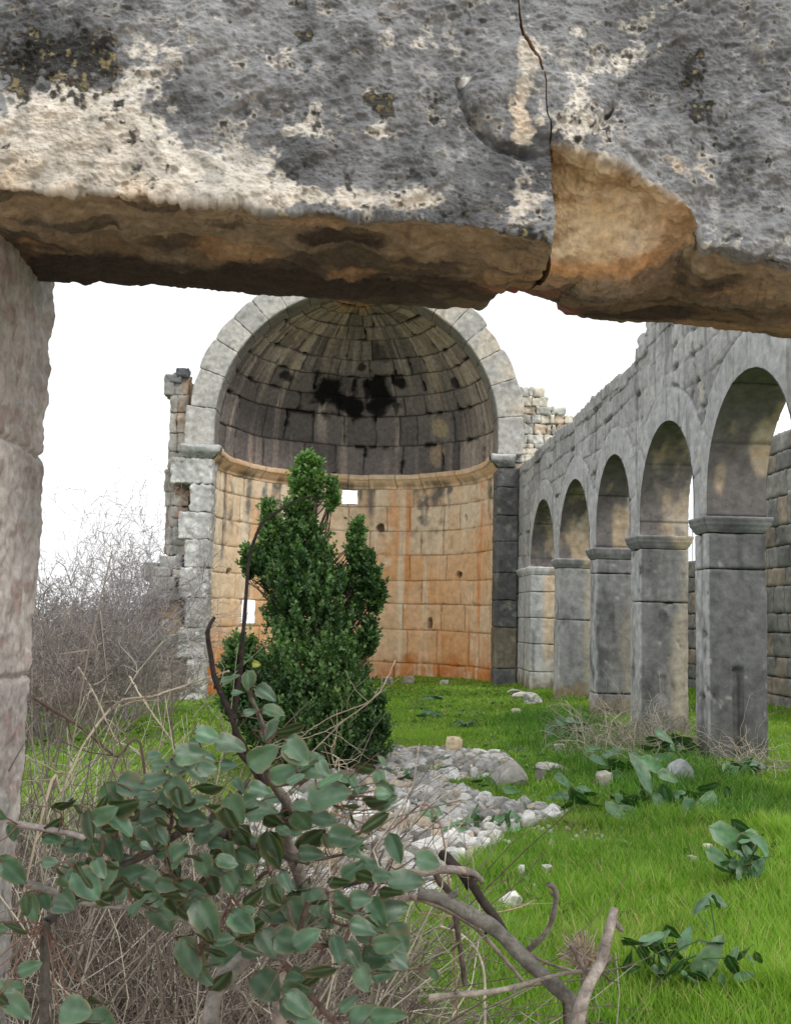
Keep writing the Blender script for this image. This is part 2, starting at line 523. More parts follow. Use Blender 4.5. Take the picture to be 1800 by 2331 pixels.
PIER_X = 3.6
def make_grass():
    rs = np.random.default_rng(11)
    a = Acc()
    def field(n, u0, u1, v0, v1, hmin, hmax, w, seed, power=1.0, aisle=False):
        # uniform on the ground inside the visible wedge
        y0, y1 = v0, v1
        Y = np.sqrt(rs.uniform(y0 ** 2, y1 ** 2, n))
        X = rs.uniform(-0.40, 0.46, n) * Y
        P = np.stack([X, Y, np.zeros(n)], -1)
        keep = np.ones(n, bool)
        pm = path_mask(X, Y) > .5
        keep &= (~pm) | (rs.uniform(0, 1, n) < 0.03 + .5 * sstep(.35, .75, fbm(P, 2.1, 3, 77)))
        th = fbm(P, 1.4, 3, 71)
        keep &= rs.uniform(0, 1, n) < np.clip(0.98 - 0.9 * sstep(.30, .75, th), .10, 1)
        # not inside the apse wall or the piers
        keep &= ~((Y > 22.9) & (np.hypot(X + .18, Y - 23.7) > 3.35))
        keep &= ~((np.abs(X - 3.9) < .3) & (((Y > 10.37) & (Y < 10.8)) | ((Y > 12.9) & (Y < 13.4)) | ((Y > 15.33) & (Y < 15.8)) | ((Y > 18.2) & (Y < 18.7)) | (Y > 21.3)))
        for (qx, qy, qr) in ROCK_XY: keep &= ~(np.hypot(X - qx, (Y - qy - qr * .7) * .8) < qr) & ~((np.abs(X - qx) < qr * .8) & (Y < qy) & (Y > qy - .16) & (rs.uniform(0, 1, n) < .75))
        X, Y, P, th = X[keep], Y[keep], P[keep], th[keep]
        n = len(X)
        H = rs.uniform(hmin, hmax, n) * (1 + .35 * noise(P, 2.5, 73)) * (1 + .45 * sstep(9.5, 4.5, Y)) * (1 + .9 * sstep(.35, .9, fbm(P, 1.9, 3, 78)))
        hue = noise(P, 0.8, 75) + .35 * rs.normal(0, 1, n)
        c = mixc(np.array([0.105, 0.215, 0.028]), np.array([0.270, 0.410, 0.062]), np.clip(.5 + .45 * hue, 0, 1))
        dry = rs.uniform(0, 1, n) < .085
        c[dry] = np.array([0.42, 0.36, 0.17])
        c = mixc(c, np.array([.30, .27, .12]), .5 * sstep(.25, .85, fbm(P, 1.1, 4, 79)))
        pale = sstep(10, 20, Y)[:, None]
        c = c * (1 + .12 * pale)
        blades(a, X, Y, H, w * rs.uniform(.6, 1.3, n) * (1 + .05 * Y / 4), c, .9, seed)
    field(170000, 0, 0, 3.8, 8.5, .035, .09, .0028, 1)
    field(170000, 0, 0, 8.5, 15.0, .03, .075, .0055, 2)
    field(110000, 0, 0, 15.0, 27.5, .03, .07, .011, 3)
    # rougher weeds along the foot of the arcade
    n = 16000
    Y = rs.uniform(7.5, 16, n); X = 2.9 + rs.normal(0, .45, n)
    k = X < 3.55; X, Y = X[k], Y[k]
    c = np.tile(np.array([0.10, 0.20, 0.04]), (len(X), 1)) * rs.uniform(.6, 1.5, (len(X), 1))
    blades(a, X, Y, rs.uniform(.06, .2, len(X)), np.full(len(X), .005), c, 1.2, 9)
    o = a.build('grass', M_GRASS, smooth=False)
    tag(o, kind='stuff')
ROCK_XY = []


# ================================================================== APSE
AX, AY, AR = -0.18, 23.75, 3.32         # centre of the apse plan, radius of its wall
YF = 23.0                               # plane of the apse front
R_IN, R_OUT = 3.27, 3.90
Z_SPR, Z_CAP, Z_CTR = 5.50, 5.20, 6.02  # top / bottom of capital, centre of the arch
CREAM = np.array([0.80, 0.61, 0.43]); OCHRE = np.array([0.74, 0.42, 0.20]); RUST = np.array([0.64, 0.235, 0.065])
GREY = np.array([0.27, 0.27, 0.262]); DGREY = np.array([0.105, 0.105, 0.103]); LGREY = np.array([0.47, 0.46, 0.43])
SOOT = np.array([0.012, 0.011, 0.010])

apse = thing('church_apse', 'tall round apse with orange stone wall and soot-stained half dome behind the evergreen tree', 'apse', (AX, YF, 0))

def col_wall(u, z, P, rnd, rnd2, d, th):
    """ochre inner wall of the apse; u arc length, th angle 0..pi from right to left."""
    k = fbm(P, .55, 4, 101)
    low = sstep(2.6, -0.1, z + .35 * k)
    c = mixc(CREAM, OCHRE, np.clip(.40 + .55 * low + .40 * (rnd - .5) + .45 * k, 0, 1))
    c = mixc(c, np.array([0.80, 0.68, 0.52]), np.clip((rnd2 - .62) * 1.5 + sstep(2.4, 5, z) * .35, 0, .7))
    c = mixc(c, RUST, np.clip(sstep(0.85, .05, z + .35 * k) * .85 + sstep(.55, 1.1, fbm(P, 1.1, 3, 103)) * low * .8, 0, 1))
    lf = np.clip(sstep(2.3, 2.9, th + 0 * z), 0, 1)
    c = mixc(c, np.array([.86, .72, .53]), lf * sstep(.3, 2.0, z) * .8)  # strong light on the left part of the wall, painted as paler cream
    # runs down the wall
    S = np.stack([u, z * .07, 0 * u], -1)
    s1 = fbm(S, 2.3, 4, 107)
    c = mixc(c, RUST * 1.15, np.clip(sstep(.20, .75, s1) * .7, 0, 1))
    s3 = fbm(S, 4.5, 3, 108)
    c = mixc(c, np.array([.84, .74, .58]), np.clip(sstep(.10, .65, s3) * .7, 0, 1))
    c = mixc(c, RUST, np.clip(lf * sstep(2.0, .2, z + .5 * k) * .75, 0, 1))
    s2 = fbm(S, 1.25, 4, 111) + .3 * fbm(P, 3.5, 3, 112)
    reach = np.clip((z - 3.3) / 1.8, 0, 1) + .25 * k
    c = mixc(c, np.array([0.13, 0.13, 0.125]), np.clip(sstep(.12, .55, s2) * sstep(.10, .6, reach), 0, .9))
    for (sx, sw, zt) in GSTREAK:
        q = np.exp(-((u - sx + .05 * k) / sw) ** 2) * sstep(zt, zt + .9, z + .5 * k)
        c = mixc(c, np.array([.15, .15, .145]), np.clip(q * (.9 + .5 * fbm(P, 6, 3, 114)), 0, .85))
    c = mixc(c, np.array([0.84, 0.74, 0.58]), np.clip(sstep(.45, 1.0, fbm(P, 2.4, 4, 113)) * .6, 0, 1))
    c = c * (1 - .25 * sstep(.6, 1.2, fbm(P, 5, 4, 117)))[..., None]
    c = mixc(c, np.array([0.16, 0.085, 0.04]), .85 * np.exp(-(d / .013) ** 2) * sstep(-1.2, .2, fbm(P, 1.8, 3, 119)))
    return c

def holes(u, v, lst):
    m = np.zeros(u.shape)
    for (a, b, ra, rb) in lst:
        m = np.maximum(m, sstep(1.35, .75, np.sqrt(((u - a) / ra) ** 2 + ((v - b) / rb) ** 2)))
    return m

# windows of the apse: (angle centre, half angle, z0, z1)
def ang_of(u, v=1300, r=AR):
    """angle on the wall for a photo column"""
    w = rays(np.array(float(u)), np.array(float(v))); w = w / w[1]
    # |EYE.xy + t*w - c| = r
    ox, oy = -AX, -AY
    A = w[0] ** 2 + 1; B = 2 * (w[0] * ox + oy); Cc = ox * ox + oy * oy - r * r
    t = (-B + sqrt(B * B - 4 * A * Cc)) / (2 * A)
    x, y = t * w[0] + ox, t + oy
    return atan2(y, x), EYE[2] + t * w[2]

_a1, _z1 = ang_of(778, 1147); _a2, _z2 = ang_of(814, 1110)
WIN_TOP = ((_a1 + _a2) / 2, abs(_a1 - _a2) / 2, _z1, _z2)
_b1, _z3 = ang_of(548, 1420); _b2, _z4 = ang_of(581, 1370)
WIN_LOW = ((_b1 + _b2) / 2, abs(_b1 - _b2) / 2, _z3, _z4 + .05)

GSTREAK = [(AR * ang_of(a_, 1120)[0], w_, z_) for (a_, w_, z_) in ((843, .10, 3.9), (822, .05, 4.1), (946, .12, 4.5), (700, .10, 3.9), (600, .09, 4.2), (565, .10, 3.4), (512, .09, 2.6), (728, .07, 3.8), (965, .08, 4.6), (620, .06, 4.0))]
def make_apse_wall():
    a = Acc()
    nu, nv = 620, 300
    th = np.linspace(-.06, pi + .06, nu); z = np.linspace(-0.6, 5.16, nv)
    TH, Z = np.meshgrid(th, z, indexing='ij')
    def build(R, rough, hole_snap=True, inner=True):
        thh = TH.copy(); zz = Z.copy()
        keep = np.ones(TH.shape, bool)
        for (tc, hw, z0, z1) in (WIN_TOP, WIN_LOW):
            jag = .012 * noise(np.stack([thh * 3, zz, 0 * zz], -1), 9, 7)
            spl = 0 if inner else (.16 if tc > 1.9 else .01)
            ins = (np.abs(thh - tc + (spl if not inner else 0)) < hw + jag + spl) & (zz > z0) & (zz < z1 + jag)
            keep &= ~ins
        x = AX + R * np.cos(thh); y = AY + R * np.sin(thh)
        # below the centre line the wall runs straight towards the pier
        P = np.stack([x, y, zz], -1)
        N = np.stack([-np.cos(thh), -np.sin(thh), 0 * zz], -1)
        if not inner: N = -N
        u = R * thh
        d, rn, rn2, ci = masonry(u, zz, [-.9, 0.0, 0.50, 1.36, 2.04, 2.66, 3.34, 3.97, 4.63, 5.3], .45, 1.35, 21, .018, P)
        er = fbm(P, 4.0, 4, 22)
        h = -0.026 * np.exp(-(d / .012) ** 2) - .012 * np.exp(-(d / .05) ** 2) + (rn - .5) * .022 + .010 * fbm(P, 2.2, 4, 23) + .004 * fbm(P, 14, 3, 24)
        h -= .05 * sstep(.35, .8, er) * np.exp(-(d / .04) ** 2)
        hl = []
        for (pu, pv, ru, rv) in ((866, 1202, .10, .09), (1044, 1308, .10, .07), (978, 1420, .07, .15), (522, 1302, .09, .07), (1060, 1180, .045, .08)):
            aa, zh = ang_of(pu, pv); hl.append((AR * aa, zh, ru, rv))
        hm = holes(u + .03 * noise(P, 9, 3), zz + .03 * noise(P, 9, 4), hl)
        h -= .16 * hm
        P = P + N * (h * rough)[..., None]
        C = col_wall(u, zz, P, rn, rn2, d, thh)
        C = mixc(C, np.array([.05, .03, .02]), hm * .8)
        k = keep[:-1, :-1] & keep[1:, :-1] & keep[1:, 1:] & keep[:-1, 1:]
        a.grid(P, C, k, flip=inner)
    build(AR, 1.0)
    build(AR + .62, 1.5, inner=False)
    # window reveals
    for (tc, hw, z0, z1) in (WIN_TOP, WIN_LOW):
        R2 = AR + .66
        n = 14
        rr = np.linspace(AR - .005, R2, n)
        for s in (-1, 1):
            zz2 = np.linspace(z0 - .02, z1 + .03, 16)
            RR, ZZ = np.meshgrid(rr, zz2, indexing='ij')
            tq = tc + s * (hw + .002) - (0 if s > 0 else (.32 if tc > 1.9 else .02) * (RR - AR) / .62)
            P = np.stack([AX + RR * np.cos(tq), AY + RR * np.sin(tq), ZZ], -1)
            P += .012 * noise(P, 8, 5)[..., None]
            a.grid(P, mixc(LGREY, OCHRE, .3 + .3 * noise(P, 5, 6)), flip=s > 0)
        tt = np.linspace(tc - hw - (.30 if tc > 1.9 else .01), tc + hw + .01, 12)
        for zz3, fl in ((z0, False), (z1 + .012, True)):
            RR, TT = np.meshgrid(rr, tt, indexing='ij')
            P = np.stack([AX + RR * np.cos(TT), AY + RR * np.sin(TT), zz3 + 0 * RR], -1)
            P += .015 * noise(P, 9, 8)[..., None]
            a.grid(P, mixc(GREY, OCHRE, .3 + .3 * noise(P, 5, 6)), flip=not fl)
    # straight cheeks between the curve and the back of the piers
    for s in (-1, 1):
        yy = np.linspace(YF + .06, AY + .2, 40); zz = np.linspace(-.6, 5.16, 240)
        YY, ZZ = np.meshgrid(yy, zz, indexing='ij')
        P = np.stack([AX + s * (AR + .01) + 0 * YY, YY, ZZ], -1)
        d, rn, rn2, ci = masonry(YY, ZZ, [-.9, 0.0, 0.50, 1.36, 2.04, 2.66, 3.34, 3.97, 4.63, 5.3], .5, 1.2, 31, .015, P)
        h = -0.03 * np.exp(-(d / .016) ** 2) + (rn - .5) * .015 + .01 * fbm(P, 3, 4, 23)
        P[..., 0] -= s * h
        C = col_wall(AR * (0 if s > 0 else pi) + YY, ZZ, P, rn, rn2, d, 0)
        C = mixc(C, np.array([0.82, 0.72, 0.56]), .35)
        a.grid(P, C, flip=s > 0)
    return tag(a.build('apse_wall', M_ORANGE, apse), 'ochre curved wall of squared blocks, rust red at its foot')
make_apse_wall()

def make_cornice():
    a = Acc()
    # profile: (inward projection, z)
    prof = np.array([(-.05, 5.08), (.03, 5.10), (.04, 5.16), (.05, 5.17), (.10, 5.21), (.17, 5.29), (.20, 5.33), (.235, 5.335), (.25, 5.36), (.255, 5.44), (.24, 5.465), (-.25, 5.49)])
    t = np.concatenate([[0], np.cumsum(np.hypot(*np.diff(prof, axis=0).T))]); tt = np.linspace(0, t[-1], 54)
    pr = np.stack([np.interp(tt, t, prof[:, 0]), np.interp(tt, t, prof[:, 1])], 1)
    # path: straight back from the pier, then the half circle
    th = np.linspace(0, pi, 520)
    path = [(AX + AR, y, -1, 0) for y in np.linspace(YF - .02, AY - .02, 26)] + \
           [(AX + AR * cos(q), AY + AR * sin(q), -cos(q), -sin(q)) for q in th] + \
           [(AX - AR, y, 1, 0) for y in np.linspace(AY - .02, YF - .02, 26)]
    path = np.array(path)
    s = np.concatenate([[0], np.cumsum(np.hypot(*np.diff(path[:, :2], axis=0).T))])
    rs = np.random.default_rng(5)
    js = np.cumsum(rs.uniform(.55, 1.1, 24))
    dj = np.abs(s[:, None] - js[None]).min(1)
    bid = np.searchsorted(js, s)
    off = rs.uniform(-.012, .012, 30)[bid]
    P = np.zeros((len(path), len(pr), 3))
    broke = sstep(.3, .9, fbm(np.stack([s, 0 * s, 0 * s], -1), 1.1, 3, 9)) * .04
    for j, (o, z) in enumerate(pr):
        oo = o + off - .03 * np.exp(-(dj / .012) ** 2) - broke * (o > .1)
        P[:, j, 0] = path[:, 0] + path[:, 2] * oo
        P[:, j, 1] = path[:, 1] + path[:, 3] * oo
        P[:, j, 2] = z + off * .6
    P += (.010 * fbm(P, 5, 4, 44))[..., None] * np.array([.6, .6, 1])
    k = fbm(P, 1.0, 4, 45)
    C = mixc(np.array([0.80, 0.62, 0.45]), OCHRE, np.clip(.25 + .5 * k, 0, 1))
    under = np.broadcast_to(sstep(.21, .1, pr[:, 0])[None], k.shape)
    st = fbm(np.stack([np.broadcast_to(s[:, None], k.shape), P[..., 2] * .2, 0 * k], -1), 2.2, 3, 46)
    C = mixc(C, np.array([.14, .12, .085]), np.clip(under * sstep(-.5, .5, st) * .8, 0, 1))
    C = mixc(C, np.array([.06, .04, .03]), np.exp(-(dj / .014) ** 2)[:, None] * .7 + 0 * k)
    a.grid(P, C)
    return a.build('cornice', M_ORANGE, apse)
make_cornice()

# latitude of the dome courses, measured on the photo
def dome_lat(u, v, r=AR):
    w = rays(np.array(float(u)), np.array(float(v))); w = w / np.linalg.norm(w)
    o = EYE - np.array([AX, AY, Z_CTR])
    B = o @ w; Cc = o @ o - r * r; D = B * B - Cc
    if D < 0: return None
    p = o + w * (-B + sqrt(D))
    return math.asin(np.clip(p[2] / r, -1, 1))
DOME_LATS = [dome_lat(860, v) for v in (949, 905, 859, 821, 776, 746, 718, 697)]

def make_dome():
    a = Acc()
    nu, nv = 640, 360
    th = np.linspace(-.02, pi + .02, nu)
    w = np.linspace(5.40, Z_CTR, 40)[:-1]
    la = np.linspace(0, pi / 2 - .005, nv - 39)
    W_ = np.concatenate([w, Z_CTR + la * AR])             # developed height
    TH, V = np.meshgrid(th, W_, indexing='ij')
    lat = np.clip((V - Z_CTR) / AR, 0, None)
    def shell(R, inner):
        cr = np.cos(lat)
        zz = np.where(V < Z_CTR, V, Z_CTR + R * np.sin(lat))
        P = np.stack([AX + R * cr * np.cos(TH), AY + R * cr * np.sin(TH), zz], -1)
        N = -np.stack([cr * np.cos(TH), cr * np.sin(TH), np.sin(lat)], -1)
        if not inner: N = -N
        lats = [x for x in DOME_LATS if x is not None]
        b = [5.2, 6.27] + [Z_CTR + x * AR for x in lats if x > .12]
        b = sorted(b)
        while b[-1] < Z_CTR + AR * 1.5: b.append(b[-1] + .36)
        # joints are fixed in angle; arc length shrinks upward
        uu = TH * R * np.clip(np.cos(lat), .22, 1)
        umod = np.where(np.cos(lat) > .22, uu, TH * R * .22)
        d, rn, rn2, ci = masonry(TH * R * .8, V, b, .34, 1.05, 51, .035, P)
        er = fbm(P, 3.2, 4, 52)
        h = -0.04 * np.exp(-(d / .015) ** 2) - .014 * np.exp(-(d / .06) ** 2) + (rn - .5) * .05 + .016 * fbm(P, 2.0, 4, 53) + .006 * fbm(P, 11, 3, 54)
        h -= .09 * sstep(.15, .6, er) * np.exp(-(d / .045) ** 2)
        P = P + N * h[..., None]
        # colour: soot-grey with cream runs that follow the meridians
        k = fbm(P, .6, 4, 55)
        S = np.stack([TH * R, lat * .35, 0 * lat], -1)
        s1 = fbm(S, 2.6, 4, 56); s2 = fbm(S, 5.5, 3, 57)
        up = sstep(.35, 1.0, lat + .12 * k)
        right = sstep(1.15, .25, TH)
        left = sstep(1.9, 2.7, TH) * sstep(.25, .6, lat)
        c = mixc(np.array([.122, .110, .108]), np.array([.235, .205, .192]), np.clip(.5 + .5 * k + (rn - .5) * .8, 0, 1))
        tan = np.clip(.55 * up + .75 * right + .35 * left - .22 + .8 * s1 + .45 * s2, 0, 1)
        c = mixc(c, mixc(np.array([.42, .34, .27]), np.array([.55, .48, .42]), np.clip(.5 + s2 * .8, 0, 1)), np.clip(tan * (.45 + .9 * rn2), 0, .92))
        c = mixc(c, OCHRE * .85, np.clip(sstep(.55, 1.1, s1 + .35 * k) * (up * .8 + right * .7) + sstep(1.25, 1.45, lat) * .6 * sstep(-.2, .4, k), 0, .8))
        # rust spills just above the cornice
        c = mixc(c, OCHRE * .9, np.clip(sstep(.55, .95, fbm(np.stack([TH * R, V * .25, 0 * V], -1), 2.1, 3, 58)) * sstep(6.4, 5.5, V) * .9, 0, 1))
        # a patch where the crust has gone
        sp, _ = np.meshgrid([0], [0])
        for (pu, pv, ru, rv, col, amt) in SPOTS:
            if col is BK: ru, rv = ru * 1.35, rv * 1.35
            q = _spot(pu, pv)
            dd = np.sqrt((R * np.cos(lat) * (TH - q[0]) / ru) ** 2 + ((V - q[1]) / rv) ** 2) + .55 * fbm(P, 2.4, 4, 59)
            c = mixc(c, np.array(col), sstep(1.15, .65, dd) * amt)
        c = mixc(c, np.array([.02, .018, .016]), np.clip(.8 * np.exp(-(d / .015) ** 2) * sstep(-.9, .3, fbm(P, 1.3, 3, 60)) + .85 * sstep(.2, .6, er) * np.exp(-(d / .06) ** 2), 0, 1))
        a.grid(P, c, flip=inner)
    shell(AR, True)
    shell(AR + .55, False)
    return tag(a.build('half_dome', M_DOME, apse), 'dark half dome of stone rings with black soot patches')

def _spot(pu, pv):
    w = rays(np.array(float(pu)), np.array(float(pv))); w = w / np.linalg.norm(w)
    o = EYE - np.array([AX, AY, Z_CTR])
    B = o @ w; D = B * B - (o @ o - AR * AR)
    p = o + w * (-B + sqrt(max(D, 0)))
    if p[2] < 0:
        A = w[0] ** 2 + w[1] ** 2; B2 = o[0] * w[0] + o[1] * w[1]; C2 = o[0] ** 2 + o[1] ** 2 - AR * AR
        p = o + w * ((-B2 + sqrt(B2 * B2 - A * C2)) / A)
        return atan2(p[1], p[0]), Z_CTR + p[2]
    return atan2(p[1], p[0]), Z_CTR + AR * math.asin(np.clip(p[2] / AR, -1, 1))
BK = (.008, .0075, .007)
SPOTS = [(748, 892, .38, .38, BK, 1), (803, 930, .17, .26, BK, 1), (872, 895, .30, .40, BK, 1), (862, 935, .2, .25, BK, .95), (905, 872, .2, .14, BK, .95), (650, 855, .26, .13, BK, .85),
         (822, 835, .09, .1, BK, .8), (865, 800, .17, .25, BK, .5), (1035, 872, .10, .13, BK, .8), (835, 890, .06, .22, BK, .8), (655, 775, .18, .3, BK, .5), (900, 925, .06, .3, BK, .7),
         (1000, 975, .30, .24, (.42, .34, .22), .8), (993, 1035, .2, .28, (.40, .30, .22), .8)]
make_dome()

def make_arch():
    """front arch: voussoirs with smooth soffit, one mesh"""
    a = Acc()
    rs = np.random.default_rng(17)
    seams = [Z_SPR - Z_CTR]                                   # developed along the soffit, metres from centre line height
    cuts = [-(Z_CTR - Z_SPR), .33, 1.10, 1.75, 2.30, 2.80, 3.33]
    L = R_IN * pi / 2
    half = cuts + list(np.linspace(3.9, L - .28, 3))
    full = half + [2 * L - x for x in half[::-1]]
    def place(s, r):
        s = np.asarray(s, float); r = np.asarray(r, float)
        th = np.clip(s / R_IN, 0, pi)
        x = -r * np.cos(th); z = r * np.sin(th)
        below_l = np.minimum(s, 0); below_r = np.minimum(2 * L - s, 0)
        return AX + x, Z_CTR + z + below_l + below_r
    for i in range(len(full) - 1):
        s0, s1 = full[i], full[i + 1]
        wv = R_OUT - R_IN
        extra = rs.uniform(-.03, .05)
        dep = .78
        def warp(P):
            # P: x along the soffit, y depth, z radial
            s = (s0 + s1) / 2 + P[:, 0]; r = R_IN + wv / 2 + extra / 2 + P[:, 2]
            # straight outer edge of each stone
            hs = (s1 - s0) / 2
            r = r - (P[:, 2] / wv + .5) * .035 * ((P[:, 0] / hs) ** 2 if s0 > 0 else 0)
            x, z = place(s, r)
            return np.stack([x, YF + dep / 2 - .02 + P[:, 1], z], -1)
        def colf(P, i=i):
            k = fbm(P + i * 3.3, 1.5, 4, 61); k2 = fbm(P, 5, 4, 62)
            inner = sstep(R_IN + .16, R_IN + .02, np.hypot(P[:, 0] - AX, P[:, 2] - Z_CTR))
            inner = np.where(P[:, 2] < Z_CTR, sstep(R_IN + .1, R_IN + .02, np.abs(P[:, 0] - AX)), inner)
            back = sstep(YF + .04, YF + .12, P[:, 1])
            c = mixc(np.array([.36, .352, .335]), np.array([.58, .55, .50]), np.clip(.45 + .5 * k + .3 * k2, 0, 1))
            if P[:, 0].mean() > AX: c = mixc(c, np.array([.52, .42, .31]), np.clip(.25 + .5 * k, 0, .6))
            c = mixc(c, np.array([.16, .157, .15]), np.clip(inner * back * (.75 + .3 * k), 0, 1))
            c = mixc(c, np.array([.15, .15, .145]), sstep(.2, .9, k2) * .6)
            return c
        block(a, (0, 0, 0), (s1 - s0 - .007, dep, wv + extra), .032, .008, .012, seed=i + 3, colf=colf, warp=warp, fs=9)
    return tag(a.build('arch', M_STONE, apse), 'grey arch of wedge-shaped stones framing the half dome')
make_arch()

def pier_cols(tone):
    def f(P):
        k = fbm(P, 1.3, 4, 71); k2 = fbm(P, 7, 4, 72)
        c = mixc(tone * .68, tone * 1.4, np.clip(.5 + .45 * k + .35 * k2, 0, 1))
        c = mixc(c, np.array([.82, .81, .78]) if tone[0] > .2 else np.array([.33, .29, .23]), np.clip(sstep(.45, .95, k2) * .75, 0, 1))
        return c
    return f

# pier blocks: photo rows of the beds, and the outer edge of every block
def pier(side):
    a = Acc(); rs = np.random.default_rng(3 if side < 0 else 4)
    xin = AX + side * R_IN
    if side < 0:
        rows = [1035, 1101, 1166, 1228, 1292, 1362, 1430, 1500, 1562, 1630]
        outs = [388, 432, 406, 420, 408, 420, 404, 425, 408]
    else:
        rows = [1058, 1108, 1172, 1232, 1303, 1366, 1428, 1522, 1640]
        outs = [1182, 1178, 1177, 1175, 1176, 1174, 1176, 1172]
    zs = [float(at_y(470 if side < 0 else 1125, r, YF)[2]) for r in rows]
    zs[0] = Z_CAP
    for i in range(len(rows) - 1):
        xo = float(at_y(outs[i], (rows[i] + rows[i + 1]) / 2, YF)[0])
        if side > 0: xo = max(xo, PIER_X - .02)
        cx, w = (xin + xo) / 2, abs(xo - xin)
        z1, z0 = zs[i], zs[i + 1]
        tone = np.array([.45, .445, .43]) if side < 0 else np.array([.135, .133, .13])
        if side > 0 and i in (6,): tone = np.array([.2, .17, .13])
        prot = rs.uniform(-.012, .012)
        block(a, (cx, YF + .375 + prot, (z0 + z1) / 2), (w, .75, z1 - z0 - .008), .034, .012, .034 if side < 0 else .014, seed=i + 11 * (side + 2), colf=pier_cols(tone), fs=11, chip=.02)
    return tag(a.build('pier', M_STONE, apse), 'pale rough-faced pier left of the apse' if side < 0 else 'dark grey pier right of the apse')
pier(-1); pier(1)

def capital(side):
    a = Acc()
    xin = AX + side * (R_IN - .17)
    xo = float(at_y(412 if side < 0 else 1172, 1020, YF)[0])
    cx, w = (xin + xo) / 2, abs(xo - xin)
    def warp(P):
        # splay: lower half recedes (cyma)
        t = sstep(Z_CAP + .17, Z_CAP - .01, P[:, 2])
        P = P.copy()
        P[:, 0] = np.where((P[:, 0] - cx) * side < 0, P[:, 0] + side * t * .16, P[:, 0])
        P[:, 1] = np.where(P[:, 1] < YF + .1, P[:, 1] + t * .13, P[:, 1])
        return P
    def colf(P):
        k = fbm(P, 3, 4, 75)
        return mixc(np.array([.2, .2, .195]), np.array([.5, .5, .48]), np.clip(.35 + .6 * k + 1.2 * sstep(Z_SPR - .1, Z_SPR, P[:, 2]), 0, 1))
    block(a, (cx, YF + .22, (Z_CAP + Z_SPR) / 2), (w, .78, Z_SPR - Z_CAP - .008), .03, .02, .018, seed=5 + side, colf=colf, warp=warp, chip=.06, fs=7)
    return a.build('capital', M_STONE, apse)
capital(-1); capital(1)

# ================================================================== RUINED WALLS BESIDE THE APSE
def rubble_colf(warm=.3, tone=1.0):
    def f(P):
        k = fbm(P, 2.0, 4, 81); k2 = fbm(P, 9, 4, 82)
        c = mixc(np.array([.26, .255, .245]), np.array([.50, .47, .42]), np.clip(.4 + .5 * k + .3 * k2, 0, 1))
        c = mixc(c, np.array([.46, .30, .19]), np.clip(warm * sstep(0, .8, fbm(P, .9, 3, 83)), 0, 1))
        return c * tone
    return f

def mono(col, var=.3, s=3.0, seed=0):
    col = np.asarray(col, float)
    def f(P):
        return np.clip(col * (1 + var * fbm(P, s, 4, 90 + seed))[:, None], 0, 1)
    return f

